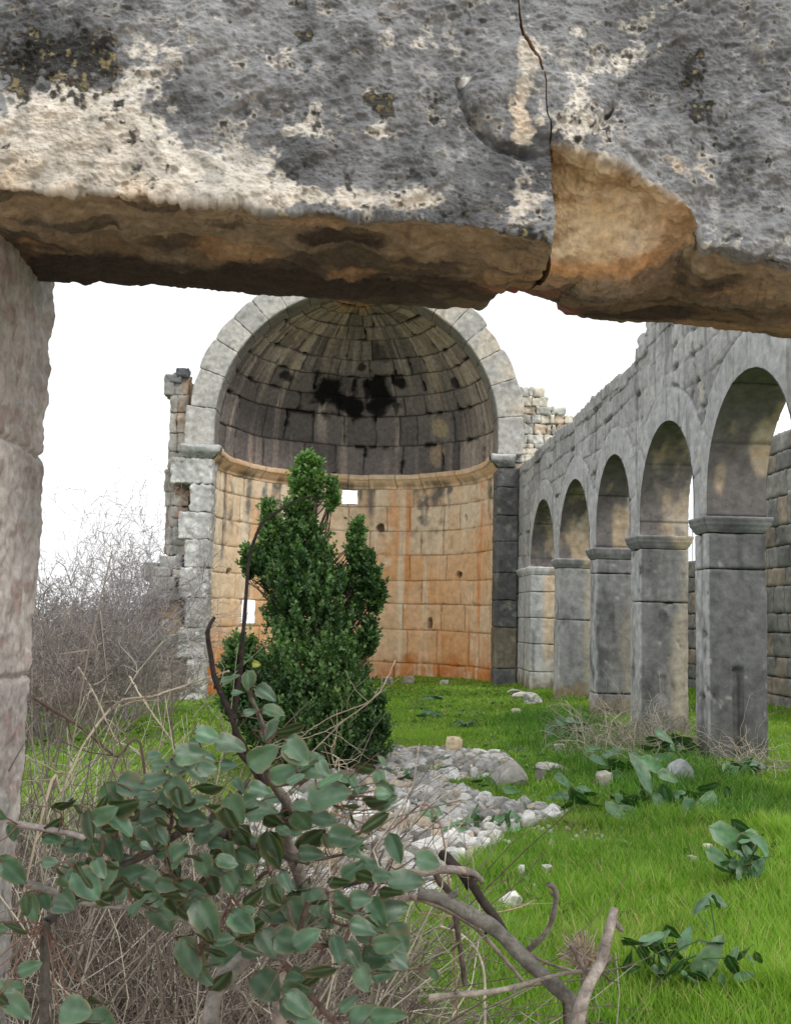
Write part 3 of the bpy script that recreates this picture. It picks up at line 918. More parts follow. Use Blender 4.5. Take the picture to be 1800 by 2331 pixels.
def left_ruin():
    T = thing('ruined_wall', 'ragged rubble end of wall left of the apse pier, with a cream stone cavity', 'wall', (-4.2, 23.2, -.3))
    a = Acc(); rs = np.random.default_rng(31)
    def px_block(u0, u1, v0, v1, y, dep, col, rough=.02, r=.02, chip=.05, seed=0, cell=.04):
        A = at_y(u0, (v0 + v1) / 2, y); B = at_y(u1, (v0 + v1) / 2, y)
        z1 = at_y((u0 + u1) / 2, v0, y)[2]; z0 = at_y((u0 + u1) / 2, v1, y)[2]
        block(a, ((A[0] + B[0]) / 2, y + dep / 2, (z0 + z1) / 2), (abs(B[0] - A[0]), dep, z1 - z0), cell, r, rough, seed=seed, colf=col, chip=chip, fs=7)
    # core strip that stands behind the pier stones
    v = 850.0; i = 0
    while v < 1262:
        h = rs.uniform(22, 52)
        u0 = 379 + rs.uniform(-6, 8); 
        n = rs.integers(1, 3)
        cuts = [u0] + sorted(rs.uniform(u0 + 12, 405, n - 1).tolist()) + [428]
        for j in range(len(cuts) - 1):
            px_block(cuts[j], cuts[j + 1] + 1, v + rs.uniform(-1, 1), min(v + h, 1264) - .6, 23.30 + rs.uniform(0, .08), .55, rubble_colf(.75 if j else .15, .8 if rs.random() < .5 else 1.0), seed=i, rough=.035, r=.02)
            i += 1
        v += h
    px_block(378, 412, 852, 870, 23.28, .5, mono([.2, .2, .21]), seed=88)
    px_block(400, 428, 836, 858, 23.26, .4, mono([.12, .12, .13]), seed=89, chip=.2)
    # rubble behind the notch of the second block
    for k in range(14):
        u = rs.uniform(385, 440); vv = rs.uniform(1095, 1170)
        px_block(u, u + rs.uniform(12, 24), vv, vv + rs.uniform(12, 20), 23.32, .3, mono([.34, .22, .16]), seed=100 + k, r=.05, rough=.03)
    # stepped courses lower down
    for (u0, u1, v0, v1, c) in ((362, 413, 1266, 1294, [.33, .33, .31]), (330, 358, 1280, 1308, [.24, .24, .22]), (353, 388, 1292, 1312, [.34, .34, .32]),
                                (330, 346, 1304, 1322, [.25, .25, .23]), (340, 398, 1313, 1340, [.33, .33, .3]), (336, 404, 1341, 1366, [.34, .34, .3]),
                                (322, 350, 1352, 1400, [.19, .18, .17]), (324, 352, 1396, 1442, [.24, .2, .16]),
                                (392, 412, 1296, 1316, [.5, .46, .4]), (400, 414, 1262, 1290, [.3, .29, .27]), (318, 408, 1443, 1472, [.32, .31, .28]),
                                (300, 360, 1474, 1502, [.28, .25, .22]), (360, 412, 1474, 1500, [.36, .27, .2]), (290, 330, 1504, 1545, [.3, .27, .24]), (330, 372, 1504, 1530, [.4, .36, .3]),
                                (372, 420, 1502, 1535, [.33, .27, .22]), (340, 390, 1532, 1566, [.38, .35, .3]), (392, 432, 1538, 1572, [.42, .38, .32]), (280, 340, 1548, 1600, [.3, .28, .25]),
                                (340, 400, 1568, 1604, [.33, .3, .27]), (400, 440, 1574, 1606, [.4, .37, .3])):
        px_block(u0, u1, v0, v1, 23.22 + rs.uniform(0, .06), .6, mono(c, .35, 4, 1), seed=int(u0 + v0), rough=.024, r=.012, chip=.04)
    # cavity with cream infill
    for (u0, u1, v0, v1, c) in ((350, 382, 1368, 1390, [.62, .46, .28]), (383, 411, 1368, 1392, [.60, .40, .22]), (352, 410, 1390, 1412, [.55, .38, .22]), (360, 390, 1408, 1448, [.72, .62, .48]),
                                (388, 412, 1404, 1446, [.55, .42, .28])):
        px_block(u0, u1, v0, v1, 23.52, .3, mono(c, .25, 4, 2), seed=int(u0 * 3 + v0), rough=.03, r=.08)
    # solid core of the wall behind the faces
    px_block(382, 430, 870, 1262, 23.5, .35, mono([.28, .2, .15]), seed=7, rough=.03)
    px_block(330, 420, 1345, 1620, 23.66, .3, mono([.3, .24, .18]), seed=8, rough=.03)
    a.build('rubble_core', M_STONE, T)
left_ruin()

def right_ruin():
    T = thing('ruined_wall', 'pale stepped rubble wall rising right of the apse arch behind the arcade', 'wall', (4.8, 23.4, 0))
    a = Acc(); rs = np.random.default_rng(37)
    x0 = AX + R_OUT - .12
    def top_at(x):
        u = 818 + (x) * 2300 / 23.3
        for (ua, v) in ((1252, 888), (1284, 914), (1306, 938), (1345, 952), (1420, 1010)):
            if u < ua: return float(at_y(ua, v, 23.3)[2])
        return 4.6
    z = -0.4; i = 0
    while z < 7.2:
        h = rs.uniform(.10, .26)
        x = x0 - rs.uniform(0, .1)
        while x < 7.2:
            w = rs.uniform(.10, .45)
            if z + h < top_at(x + w / 2) + .08 and not (5.02 < z + h / 2 < 5.02):
                y = 23.26 + rs.uniform(0, .05)
                c = rs.choice(3, p=[.5, .25, .25])
                colr = [[.50, .49, .45], [.60, .55, .46], [.52, .42, .32]][c]
                if z > 3:
                    block(a, (x + w / 2, y + .3, z + h / 2), (w - .012, .6, h - .006), .035, .010, .035, seed=i, colf=mono(colr, .45, 6, 3), chip=.05, fs=13)
                else:
                    block(a, (x + w / 2, y + .3, z + h / 2), (w - .012, .6, h - .012), .12, .035, .02, seed=i, colf=mono(colr, .35, 4, 3))
            x += w; i += 1
        z += h
    a.build('rubble_facing', M_STONE, T)
right_ruin()

# ================================================================== ARCADE ON THE RIGHT
WT = 0.62                                   # wall thickness
# piers as (y near, y far)
PIERS = [(5.0, 5.5), (7.75, 8.2), (10.37, 10.79), (12.90, 13.40), (15.33, 15.80), (18.24, 18.72), (21.30, 23.02)]
Z_IMP0, Z_IMP1 = 2.66, 2.83
Z_APEX = 4.11
ARCHES = []
for i in range(len(PIERS) - 1):
    y0, y1 = PIERS[i][1], PIERS[i + 1][0]
    ARCHES.append(((y0 + y1) / 2, (y1 - y0) / 2, Z_APEX - (y1 - y0) / 2))
arc = thing('arcade_wall', 'long grey arcade of round arches on square piers running along the right side', 'arcade', (PIER_X + .3, 14, .2))

def wall_top(y):
    """ragged top of the arcade"""
    t = np.where(y < 12.7, 5.36, np.where(y < 13.2, 5.27, 5.18))
    st = np.floor(y / .62)
    h = _hash(st.astype(np.int64), (st * 0).astype(np.int64), (st * 0).astype(np.int64), 5)
    return t + (h - .5) * .07

G1 = np.array([.27, .264, .262]); G2 = np.array([.45, .438, .432])
def arcade_col(P, rn, rn2, d, ring):
    k = fbm(P, .9, 4, 121); k2 = fbm(P, 4.5, 4, 122); k3 = fbm(P, 14, 3, 123)
    c = mixc(G1, G2, np.clip(.45 + .45 * k + .5 * (rn - .5) + .25 * k2, 0, 1))
    c = mixc(c, np.array([.44, .435, .44]), ring * .6)
    S = np.stack([P[..., 1], P[..., 2] * .12, P[..., 0]], -1)
    s = fbm(S, 6, 3, 124)
    c = mixc(c, np.array([.13, .13, .128]), np.clip(sstep(.4, 1.0, s) * .55, 0, 1))
    c = mixc(c, np.array([.50, .45, .37]), np.clip(sstep(.62, 1.0, k2 + .2 * k3) * .65, 0, 1))
    c = mixc(c, np.array([.42, .29, .2]), np.clip(sstep(.75, 1.1, k) * .5 * (1 - ring), 0, 1))
    c = mixc(c, np.array([.08, .077, .07]), .55 * np.exp(-(d / .009) ** 2) * sstep(-.6, .5, fbm(P, 1.6, 3, 76)))
    return c

def arcade_face(x, inner, ny, nz):
    """nave face of the wall above the imposts, arches cut out, edges snapped on the curves"""
    y = np.linspace(5.0, 23.02, ny); z = np.linspace(Z_IMP1, 5.44, nz)
    Y, Z = np.meshgrid(y, z, indexing='ij')
    dy, dz = y[1] - y[0], z[1] - z[0]; cell = max(dy, dz)
    inside = np.zeros(Y.shape, bool); ringd = np.full(Y.shape, 9.0); aang = np.zeros(Y.shape)
    for (yc, r, zs) in ARCHES:
        rad = np.hypot(Y - yc, Z - zs)
        sd = np.where(Z >= zs, rad - r, np.abs(Y - yc) - r)       # signed distance outside
        near = (sd < 0) & (sd > -cell * .75)
        ins = sd <= -cell * .75
        # snap
        f = np.where(Z >= zs, r / np.maximum(rad, 1e-6), 1)
        Yn = np.where(Z >= zs, yc + (Y - yc) * f, yc + np.sign(Y - yc) * r)
        Zn = np.where(Z >= zs, zs + (Z - zs) * f, Z)
        Y = np.where(near, Yn, Y); Z = np.where(near, Zn, Z)
        inside |= ins
        m = np.abs(sd) < ringd
        ringd = np.where(m, np.maximum(sd, 0), ringd)
        th = np.where(Z >= zs, np.arctan2(Z - zs, Y - yc) * r, np.where(Y > yc, Z - zs, pi * r + (zs - Z)))
        aang = np.where(m, th + yc * 10, aang)
    over = Z > wall_top(Y) + .008 * noise(np.stack([0 * Y, Y, Z], -1), 12, 3)
    P = np.stack([np.full(Y.shape, x), Y, Z], -1)
    d, rn, rn2, ci = masonry(Y, Z + .06 * noise(np.stack([0 * Y, Y, Z * 0], -1), .8, 2), [2.2, 3.12, 3.62, 4.02, 4.36, 4.70, 4.98, 5.6], .32, .95, 71 + inner, .035, P)
    rw = .40
    ring = sstep(rw + .012, rw - .012, ringd)
    # voussoir joints
    vj = np.abs(((aang + 100) / .78) % 1.0 - .5) * .78
    vj = .39 - np.abs(((aang + 100) / .78) % 1.0 - .5) * .78
    dring = np.minimum(vj, np.abs(ringd - rw))
    d = np.where(ring > .5, dring, np.minimum(d, np.abs(ringd - rw)))
    er = fbm(P, 3.2, 4, 72)
    jv = sstep(-.5, .6, fbm(P, 1.6, 3, 76))
    h = -.026 * jv * np.exp(-(d / .010) ** 2) - .006 * np.exp(-(d / .04) ** 2) + (1 - ring) * ((rn - .5) * .022 + .007 * fbm(P, 2.4, 3, 73)) + .003 * fbm(P, 6, 4, 74) + .004 * fbm(P, 22, 4, 75)
    h -= .06 * sstep(.30, .6, er) * np.exp(-(d / .028) ** 2) * (1 - .8 * ring)
    h -= .012 * sstep(.62, .85, fbm(P, 13, 4, 77)) * (1 - .5 * ring)
    h += .004 * ring
    P[..., 0] += -h if inner else h
    C = arcade_col(P, rn, rn2, d + .004 * ring, ring)
    C = mixc(C, np.array([.05, .047, .04]), np.clip(sstep(.30, .65, er) * np.exp(-(d / .032) ** 2) * .85 * (1 - .6 * ring), 0, 1))
    keepv = ~(inside | over)
    k = keepv[:-1, :-1] & keepv[1:, :-1] & keepv[1:, 1:] & keepv[:-1, 1:]
    return P, C, k

def make_arcade_top():
    a = Acc()
    P, C, k = arcade_face(PIER_X, True, 980, 170)
    a.grid(P, C, k, flip=True)
    P, C, k = arcade_face(PIER_X + WT, False, 420, 80)
    a.grid(P, C, k)
    # soffits
    for ai, (yc, r, zs) in enumerate(ARCHES):
        s = np.concatenate([np.linspace(Z_IMP1 - zs, 0, 16)[:-1], np.linspace(0, pi * r, 130), (pi * r + np.linspace(0, zs - Z_IMP1, 16))[1:]])
        w = np.linspace(-.012, WT, 34)
        S, Wd = np.meshgrid(s, w, indexing='ij')
        th = np.clip(S / r, 0, pi)
        y = yc + r * np.cos(th); z = zs + r * np.sin(th)
        z = np.where(S < 0, zs + S, np.where(S > pi * r, zs - (S - pi * r), z))
        P = np.stack([PIER_X + Wd, y, z], -1)
        N = np.stack([0 * th, -np.cos(th), -np.sin(th)], -1)
        vj = .39 - np.abs(((S + yc * 10 + 100) / .78) % 1.0 - .5) * .78
        h = -.016 * np.exp(-(vj / .010) ** 2) + .008 * fbm(P, 4, 4, 131) + .004 * fbm(P, 15, 3, 132)
        edge = np.exp(-((Wd) / .02) ** 2) + np.exp(-((Wd - WT) / .02) ** 2)
        P = P + N * (h * (1 - .8 * edge))[..., None]
        k1 = fbm(P, 1.5, 4, 133); k2 = fbm(P, 5, 4, 134)
        vs = fbm(np.stack([P[..., 0], P[..., 1] * .5, P[..., 2] * .25], -1), 5, 4, 135)
        far = .30 if yc > 15 else (.05 if yc > 11 else -.22)
        cream = sstep(-.15, .45, .35 * k1 + .9 * (Wd / WT - .58) + .3 * k2 + .55 * vs + far)
        C = mixc(np.array([.16, .145, .142]), mixc(np.array([.50, .43, .35]), np.array([.46, .35, .24]), np.clip(.5 + k2, 0, 1)), cream * .9)
        C = mixc(C, np.array([.03, .028, .025]), .8 * np.exp(-(vj / .012) ** 2))
        a.grid(P, C)
    # coping: loose top stones that give the wall its broken outline and close its top
    rs = np.random.default_rng(9)
    y = 5.0; i = 0
    while y < 22.9:
        L = rs.uniform(.3, .62)
        t = float(wall_top(np.array([y + L / 2]))[0])
        hh = rs.uniform(.16, .24)
        zc = t - hh / 2 + rs.uniform(.01, .05)
        block(a, (PIER_X + WT / 2 + rs.uniform(-.01, .01), y + L / 2, zc), (WT + .02, L - .015, hh), .035, .012, .022, seed=i + 400,
              colf=lambda P: arcade_col(P, np.full(len(P), .5), 0, np.full(len(P), .5), np.zeros(len(P))), chip=.03, fs=12)
        y += L; i += 1
    # two displaced stones where the wall steps up
    for (yy, zz, s) in ((13.0, 5.40, (.5, .34, .26)), (12.55, 5.50, (.55, .4, .24)), (12.1, 5.52, (.55, .5, .2)), (13.35, 5.30, (.4, .22, .14))):
        block(a, (PIER_X + .3, yy, zz), s, .03, .02, .03, seed=int(yy * 10), colf=mono([.40, .39, .38], .35, 4, 6), chip=.05, fs=10, rot=rotm(.08, .05, .1))
    a.build('arch_wall', M_STONE, arc)
make_arcade_top()

def make_pier(i):
    y0, y1 = PIERS[i]
    near = i in (2, 3)
    a = Acc(); rs = np.random.default_rng(200 + i)
    zg = float(ground_z(PIER_X, y0)) - .35
    seams = {2: [2.28, .0], 3: [1.97], 4: [2.44, .62], 5: [1.72], 6: [2.3, 1.75, 1.2, .62]}.get(i, [1.9])
    zs = [Z_IMP0] + [s for s in seams if s > zg + .2] + [zg]
    tone = {2: .105, 3: .13, 4: .15, 5: .21, 6: .40}.get(i, .2)
    def colf(P):
        k = fbm(P, 1.1, 4, 141 + i); k2 = fbm(P, 6, 4, 142)
        c = mixc(np.full(3, tone * .75), np.full(3, tone * 1.45), np.clip(.5 + .5 * k + .2 * k2, 0, 1))
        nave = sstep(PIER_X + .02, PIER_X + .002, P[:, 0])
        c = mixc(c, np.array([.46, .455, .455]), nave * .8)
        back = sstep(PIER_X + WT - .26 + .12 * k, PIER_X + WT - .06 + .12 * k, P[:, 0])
        c = mixc(c, np.array([.46, .40, .31]), back * {2: .0, 3: .6, 4: .35, 5: .75, 6: .9}.get(i, .3))  # light from the aisle side, painted as a cream strip on the jamb
        if i == 6:
            c = mixc(c, np.array([.6, .46, .30]), np.clip(sstep(PIER_X + .2, PIER_X + .35, P[:, 0]) * .8 * sstep(.2, 1.4, P[:, 2]), 0, 1))
            c = mixc(c, np.array([.62, .6, .56]), sstep(.9, .5, P[:, 2] + .2 * k2) * .8)
        c = mixc(c, np.array([.50, .36, .22]), sstep(.62, .38, P[:, 2] + .12 * k2) * {5: .9, 4: .5, 6: .4}.get(i, .0))
        c = mixc(c, np.array([.045, .045, .045]), np.clip(sstep(.2, .8, fbm(P * np.array([1, 1, .5]), 3, 5, 145 + i)) * .7, 0, 1) if tone < .22 else 0 * k)
        c = mixc(c, np.array([.25, .245, .235]), sstep(.3, .8, fbm(P * np.array([1, 1, .35]), 5, 4, 147)) * .5)
        c = mixc(c, np.array([.45, .43, .38]), sstep(.72, 1.0, fbm(P, 8, 4, 146)) * .6)
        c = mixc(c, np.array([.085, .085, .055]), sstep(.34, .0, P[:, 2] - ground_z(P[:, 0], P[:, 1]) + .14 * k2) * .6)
        st = fbm(P * np.array([1, 1, .10]) , 7, 4, 148)
        c = mixc(c, np.array([.06, .06, .058]), sstep(.25, .8, st) * .55)
        return c
    cell = .022 if near else .035
    for j in range(len(zs) - 1):
        z1, z0 = zs[j], zs[j + 1]
        dx = rs.uniform(-.006, .006)
        def warp(P, z1=z1, z0=z0):
            P = P.copy()
            if i in (2, 3):
                # vertical slot cut in the face towards the camera
                xs = PIER_X + {2: .30, 3: .27}[i]; w = {2: .055, 3: .06}[i]; zt = {2: 1.25, 3: 1.02}[i]
                m = sstep(w, w * .75, np.abs(P[:, 0] - xs)) * sstep(zt + .03, zt, P[:, 2]) * (P[:, 1] < y0 + .03)
                if i == 3: m = m * sstep(.76, .8, P[:, 2])
                P[:, 1] += m * (.06 if i == 2 else .03)
            return P
        if not near:
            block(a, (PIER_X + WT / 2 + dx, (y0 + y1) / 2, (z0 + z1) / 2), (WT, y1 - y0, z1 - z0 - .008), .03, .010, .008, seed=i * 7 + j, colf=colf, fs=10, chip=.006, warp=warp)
        else:
            # the cell cap of block() is too coarse for the nearest piers: split the faces finer
            n = [int(WT / .02), int((y1 - y0) / .03), int((z1 - z0) / .024)]
            V, Q = _boxtopo(*n)
            half = np.array([WT, y1 - y0, z1 - z0 - .01]) / 2; r = .015
            p = V * half; inner = np.clip(p, -(half - r), half - r); dd = p - inner
            dd = dd / (np.linalg.norm(dd, axis=1, keepdims=True) + 1e-9)
            p = inner + dd * r + np.array([PIER_X + WT / 2 + dx, (y0 + y1) / 2, (z0 + z1) / 2])
            off = .003 * fbm(p, 3, 3, 151) + .004 * fbm(p, 17, 4, 152) - .022 * sstep(.68, .85, fbm(p, 6, 4, 153))
            edge = (np.sort(np.abs(V), axis=1)[:, 1] > .93) * sstep(.0, .9, fbm(p, 4, 3, 154))
            p = p + dd * off[:, None] - V / np.linalg.norm(V, axis=1, keepdims=True) * (edge * .014)[:, None]
            p = warp(p)
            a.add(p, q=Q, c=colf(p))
    pr = a.build('pier', M_STONE if i > 4 else M_SMOOTH, arc)
    # impost: slab with a cavetto under it, running round nave side and soffit sides
    b = Acc()
    def icol(P):
        k = fbm(P, 2.5, 4, 155 + i)
        c = mixc(np.full(3, tone * .9), np.full(3, max(tone * 2.0, .26)), np.clip(.35 + .5 * k + sstep(Z_IMP1 - .03, Z_IMP1, P[:, 2]) * .7, 0, 1))
        if i in (5, 6, 3): c = mixc(c, np.array([.5, .4, .28]), sstep(PIER_X + .33, PIER_X + .5, P[:, 0] + .1 * k) * .7)
        return c
    ya, yb = y0 - .055, min(y1 + .055, 23.0)
    def iw(P):
        P = P.copy()
        t = (P[:, 2] - Z_IMP0) / (Z_IMP1 - Z_IMP0)
        s = np.interp(t, [0, .12, .16, .45, .5, .72, .76, 1], [.012, .012, .25, .62, .78, .82, 1, 1])
        cx, cy = PIER_X + WT / 2, (ya + yb) / 2
        hx, hy = WT / 2 + .06, (yb - ya) / 2
        P[:, 0] = cx + (P[:, 0] - cx) * ((hx - .06 * (1 - s)) / hx)
        P[:, 1] = cy + (P[:, 1] - cy) * ((hy - .055 * (1 - s)) / hy)
        return P
    block(b, (PIER_X + WT / 2, (ya + yb) / 2, (Z_IMP0 + Z_IMP1) / 2), (WT + .12, yb - ya, Z_IMP1 - Z_IMP0 - .002), .014 if near else .022, .008, .006, seed=i + 60, colf=icol, warp=iw, fs=6, chip=.01)
    b.build('impost', M_SMOOTH, pr)
for i in range(1, len(PIERS)): make_pier(i)

# ------------------------------------------------------------------ outer wall of the aisle, seen in the gaps
def aisle_wall():
    T = thing('aisle_wall', 'low broken outer wall glimpsed through the gap between the two nearest piers', 'wall', (7.2, 20, .4))
    a = Acc(); rs = np.random.default_rng(77)
    z = 0.1; i = 0
    while z < 5.4:
        h = rs.uniform(.3, .5); y = 13.0
        while y < 25:
            w = rs.uniform(.4, 1.0)
            if z + h < (2.95 + .3 * sin(y * 1.3) if y > 19.2 else 5.4):
                t = rs.choice(3)
                block(a, (7.3, y + w / 2, z + h / 2), (.6, w - .015, h - .015), .05, .012, .02, seed=i, colf=mono([[.24, .24, .23], [.30, .29, .27], [.33, .28, .23]][t], .4, 3, 4), chip=.02, fs=12)
            y += w; i += 1
        z += h
    a.build('wall_face', M_STONE, T)
aisle_wall()

def fence_far():
    T = thing('metal_railing', 'thin grey metal railing on the wall top, seen through the gap beside the nearest pier', 'railing', (8.6, 25, 3.0))
    a = Acc()
    x0, y0 = at_y(1545, 1150, 26.5)[0], 26.5
    for k in range(9):
        x = x0 + k * .12
        tube(a, [(x, y0, 2.9), (x, y0, 4.35)], .012, 5, (.35, .36, .38))
    for z in (3.05, 4.3): tube(a, [(x0 - .1, y0, z), (x0 + 1.1, y0, z)], .016, 5, (.35, .36, .38))
    a.build('bars', M_BARK, T)
    b = Acc()
    for k in range(3):
        block(b, (x0 + .2 + k * .38, y0, 1.3), (.36, .4, 3.2), .15, .03, .03, seed=k, colf=mono([.36, .2, .14] if k % 3 else [.35, .33, .3], .3, 3, 5))
    b.build('footing', M_STONE, T)
fence_far()

# ================================================================== THE DOORWAY THE VIEW LOOKS THROUGH
YL1, YL2 = 1.76, 2.24                     # front and back plane of the lintel
door = thing('stone_doorway', 'huge weathered grey lintel of a doorway, cracked in two, close overhead', 'doorway', (0, 2.0, .3))

def gauss(x, y, lst):
    r = 0
    for (a, b, s, t, w) in lst: r = r + w * np.exp(-(((x - a) / s) ** 2 + ((y - b) / t) ** 2))
    return r

E_X = [-700, 0, 85, 240, 380, 560, 640, 750, 880, 1050, 1150, 1250]
E_Y = [405, 425, 432, 438, 446, 462, 476, 484, 494, 512, 526, 548]
CH_X = [1236, 1262, 1300, 1370, 1420, 1480, 1540, 1572, 1600, 1650, 1713, 1800, 2300]
CH_Y = [332, 334, 340, 358, 376, 420, 455, 478, 548, 562, 578, 596, 680]
B_X = [-700, 0, 125, 165, 195, 210, 220, 262, 300, 322, 345, 370, 400, 430, 462, 500, 540, 580, 640, 680, 740, 800, 850, 905, 950, 1000, 1040, 1075, 1090, 1108, 1112, 1122, 1131, 1148, 1160, 1172, 1179, 1186, 1205, 1230, 1260, 1269, 1271, 1285, 1330, 1380, 1440, 1490, 1530, 1560, 1600, 1660, 1713, 1800, 2300]
B_Y = [618, 636, 643, 644, 650, 648, 643, 647, 649, 651, 646, 648, 651, 655, 657, 661, 664, 669, 671, 674, 680, 686, 690, 695, 694, 700, 699, 703, 706, 700, 690, 680, 664, 661, 663, 664, 655, 662, 666, 675, 683, 690, 704, 712, 722, 727, 731, 736, 733, 740, 742, 750, 757, 770, 830]
CR_Y = [-400, 60, 76, 105, 140, 165, 200, 250, 320, 350, 400, 470, 540, 575, 612, 640, 662]   # crack line: photo rows
CR_X = [1150, 1186, 1190, 1200, 1226, 1233, 1239, 1243, 1250, 1252, 1258, 1263, 1260, 1255, 1243, 1215, 1180]

def lintel_stone(part):
    left = part == 0
    nf, nb, nu_, nk = 480, 130, 150, 16
    nx = 860 if left else 560
    # u = photo column of each mesh column at the front plane (nominal), from which heights are read
    s = np.linspace(0, 1, nx)
    vt = -60.0
    nv = nf + nb + nu_ + nk
    # nominal rows at the crack, used for the crack's course along the profile
    pr_front = np.linspace(vt, 548 if left else 334, nf)
    pr_bev = np.linspace(548 if left else 334, 560 if left else 610, nb)
    pr_und = np.linspace(560 if left else 610, 662, nu_)
    rows = np.concatenate([pr_front, pr_bev, pr_und, np.full(nk, 664.)])
    xc = np.interp(rows, CR_Y, CR_X)
    jag = 3.0 * noise(np.stack([rows * 0, rows, rows * 0], -1), .035, 3) + 1.3 * noise(np.stack([rows * 0, rows, rows * 0], -1), .13, 4)
    wv_ = 1 + .8 * noise(np.stack([rows * 0, rows, rows * 0 + 5], -1), .012, 9) + 1.2 * np.exp(-((rows - 100) / 35) ** 2) + 1.0 * np.exp(-((rows - 430) / 60) ** 2)
    xc = xc + jag + (-1.8 if left else 2.6) * wv_
    if left: U = -420 + (xc[None] + 420) * (1 - (1 - s[:, None]) ** 1.0)
    else: U = xc[None] + (2250 - xc[None]) * s[:, None] ** 1.25
    ue = U[:, nf - 1]
    P = np.zeros((nx, nv, 3))
    if left: za = np.interp(ue, E_X, E_Y) 
    else: za = np.interp(ue, CH_X, CH_Y)
    za = za + 5 * noise(np.stack([ue, 0 * ue, 0 * ue], -1), .02, 5) + 2.5 * noise(np.stack([ue, 0 * ue, 0 * ue], -1), .08, 6)
    # front
    fr = np.linspace(0, 1, nf)
    Vf = vt + (za[:, None] - vt) * fr[None]
    P[:, :nf] = at_y(U[:, :nf], Vf, YL1 + 0 * Vf)
    # depth of the lower end of the bevel
    if left:
        yb = np.full(nx, YL1 + .045); vb = za + 16
    else:
        ub = ue
        t = .72 * np.interp(ub, [1236, 1300, 1420, 1500, 1560, 1582, 1590], [1, 1, 1, .82, .5, .12, 0])
        vb_ = np.interp(ub, [1236, 1400, 1440, 1500, 1560, 1582, 1600], [612, 626, 616, 592, 556, 545, 560])
        yb = YL1 + .03 + .235 * t; vb = np.where(t > .05, np.maximum(vb_, za + 12), za + 14)
    E0 = P[:, nf - 1].copy()
    B0 = at_y(ue, vb, yb)
    tb = (np.arange(nb) + 1) / nb
    P[:, nf:nf + nb] = E0[:, None] * (1 - tb)[None, :, None] + B0[:, None] * tb[None, :, None]
    if not left:
        bow = (np.sin(tb * pi) * 1.0)[None] * np.interp(ue, [1236, 1400, 1540, 1585], [.035, .05, .03, 0])[:, None]
        P[:, nf:nf + nb, 1] += bow * .8; P[:, nf:nf + nb, 2] += bow * .5
    # underside
    vback = np.interp(U[:, nf + nb + nu_ - 1], B_X, B_Y)
    ub2 = U[:, nf + nb + nu_ - 1]
    vback = vback + 3.4 * noise(np.stack([ub2, 0 * ub2, 0 * ub2], -1), .05, 8) + 2.0 * noise(np.stack([ub2, 0 * ub2, 0 * ub2], -1), .13, 8)
    K0 = at_y(ub2, vback, YL2 + .01 * noise(np.stack([ub2, 0 * ub2, 0 * ub2], -1), .02, 9))
    tu = (np.arange(nu_) + 1) / nu_
    P[:, nf + nb:nf + nb + nu_] = B0[:, None] * (1 - tu)[None, :, None] + K0[:, None] * tu[None, :, None]
    # back face going up
    tk = (np.arange(nk) + 1) / nk
    P[:, nf + nb + nu_:] = K0[:, None] + np.stack([0 * tk, .02 + 0 * tk, tk * .8], -1)[None]
    # soften the arrises
    Q = P.copy()
    for it in range(46):
        Q[:, 1:-1] = .25 * Q[:, :-2] + .5 * Q[:, 1:-1] + .25 * Q[:, 2:]
    keepb = np.ones(nv)
    lo = nf + nb + nu_ - 12
    m = sstep(lo - 10, lo + 4, np.arange(nv))[None, :, None]
    P = Q * (1 - m) + P * m
    N = normals(P)
    if (N[nx // 2, nf // 2, 1] > 0): N = -N
    px, py = proj(P)
    fidx = np.broadcast_to(np.arange(nv)[None], px.shape)
    front = sstep(nf + 6, nf - 14, fidx); under = sstep(nf + nb * .2 if left else nf + nb, nf + nb + 6, fidx)
    bev = (1 - front) * (1 - under) if not left else 0 * front
    chip = bev * sstep(1592, 1574, px) if not left else bev
    if not left: chip = np.clip(chip + under * sstep(60, 10, np.abs(fidx - nf - nb) - 10) * sstep(1560, 1540, px) * .55, 0, 1)
    # relief
    f1 = fbm(P, 5, 4, 161); f2 = fbm(P, 18, 5, 162); f3 = fbm(P * np.array([1, 1, 1.9]), 60, 4, 163); f4 = fbm(P, 150, 3, 164)
    f5 = fbm(P @ rotm(.1, .5, .1).T * np.array([1, 1, 2.4]), 8, 4, 160)
    h = .014 * f1 + .0065 * f2 + .010 * sstep(-.2, .55, f5) + .0026 * f3 + .0018 * f4
    # chiselled, flaky surface: slanting scales
    sc = P[..., 0] * 26 + P[..., 2] * 58 + 1.7 * f2 + 1.2 * f1
    h += .0012 * (1 - ((sc + 1.5 * f3) % 1.0)) * sstep(.1, .6, fbm(P, 9, 3, 165))
    pits = sstep(.7, .95, fbm(P, 34, 3, 166)); h -= .006 * pits
    # round medallion with a groove round its left and lower edge
    rr = np.hypot((px - 1226) , (py - 172) ); an = np.arctan2(py - 172, px - 1226)
    gl = np.exp(-((rr - 181 - 5 * f1) / 10.0) ** 2) * front
    arc_w = np.where(an > 0, 1, 0) * (sstep(.25, .45, an) * (1 - .75 * sstep(1.55, 1.7, an) * sstep(.1, 0, an)))
    wl = sstep(1.60, 1.75, an) * sstep(3.2, 3.05, an); wr = sstep(.28, .5, an) * sstep(1.0, .75, an) * .8
    h -= .024 * gl * np.clip(wl + wr, 0, 1)
    h += .009 * sstep(186, 172, rr) * front * sstep(-.2, .2, an)
    if not left:
        h -= .007 * np.exp(-(((px - 1400) * .55 - (py - 330) * .83 + 0) / 9) ** 2) * sstep(1380, 1400, px) * sstep(1500, 1470, px) * front
    # small white scar left of the crack
    if left:
        t3 = sstep(20, 8, np.abs(px - 1058) + np.abs(py - 178)); h -= .006 * t3
    else: t3 = 0 * px
    h += chip * (.012 * fbm(P, 9, 4, 167) + .006 * fbm(P * np.array([1, 1, 1.6]), 26, 3, 168))
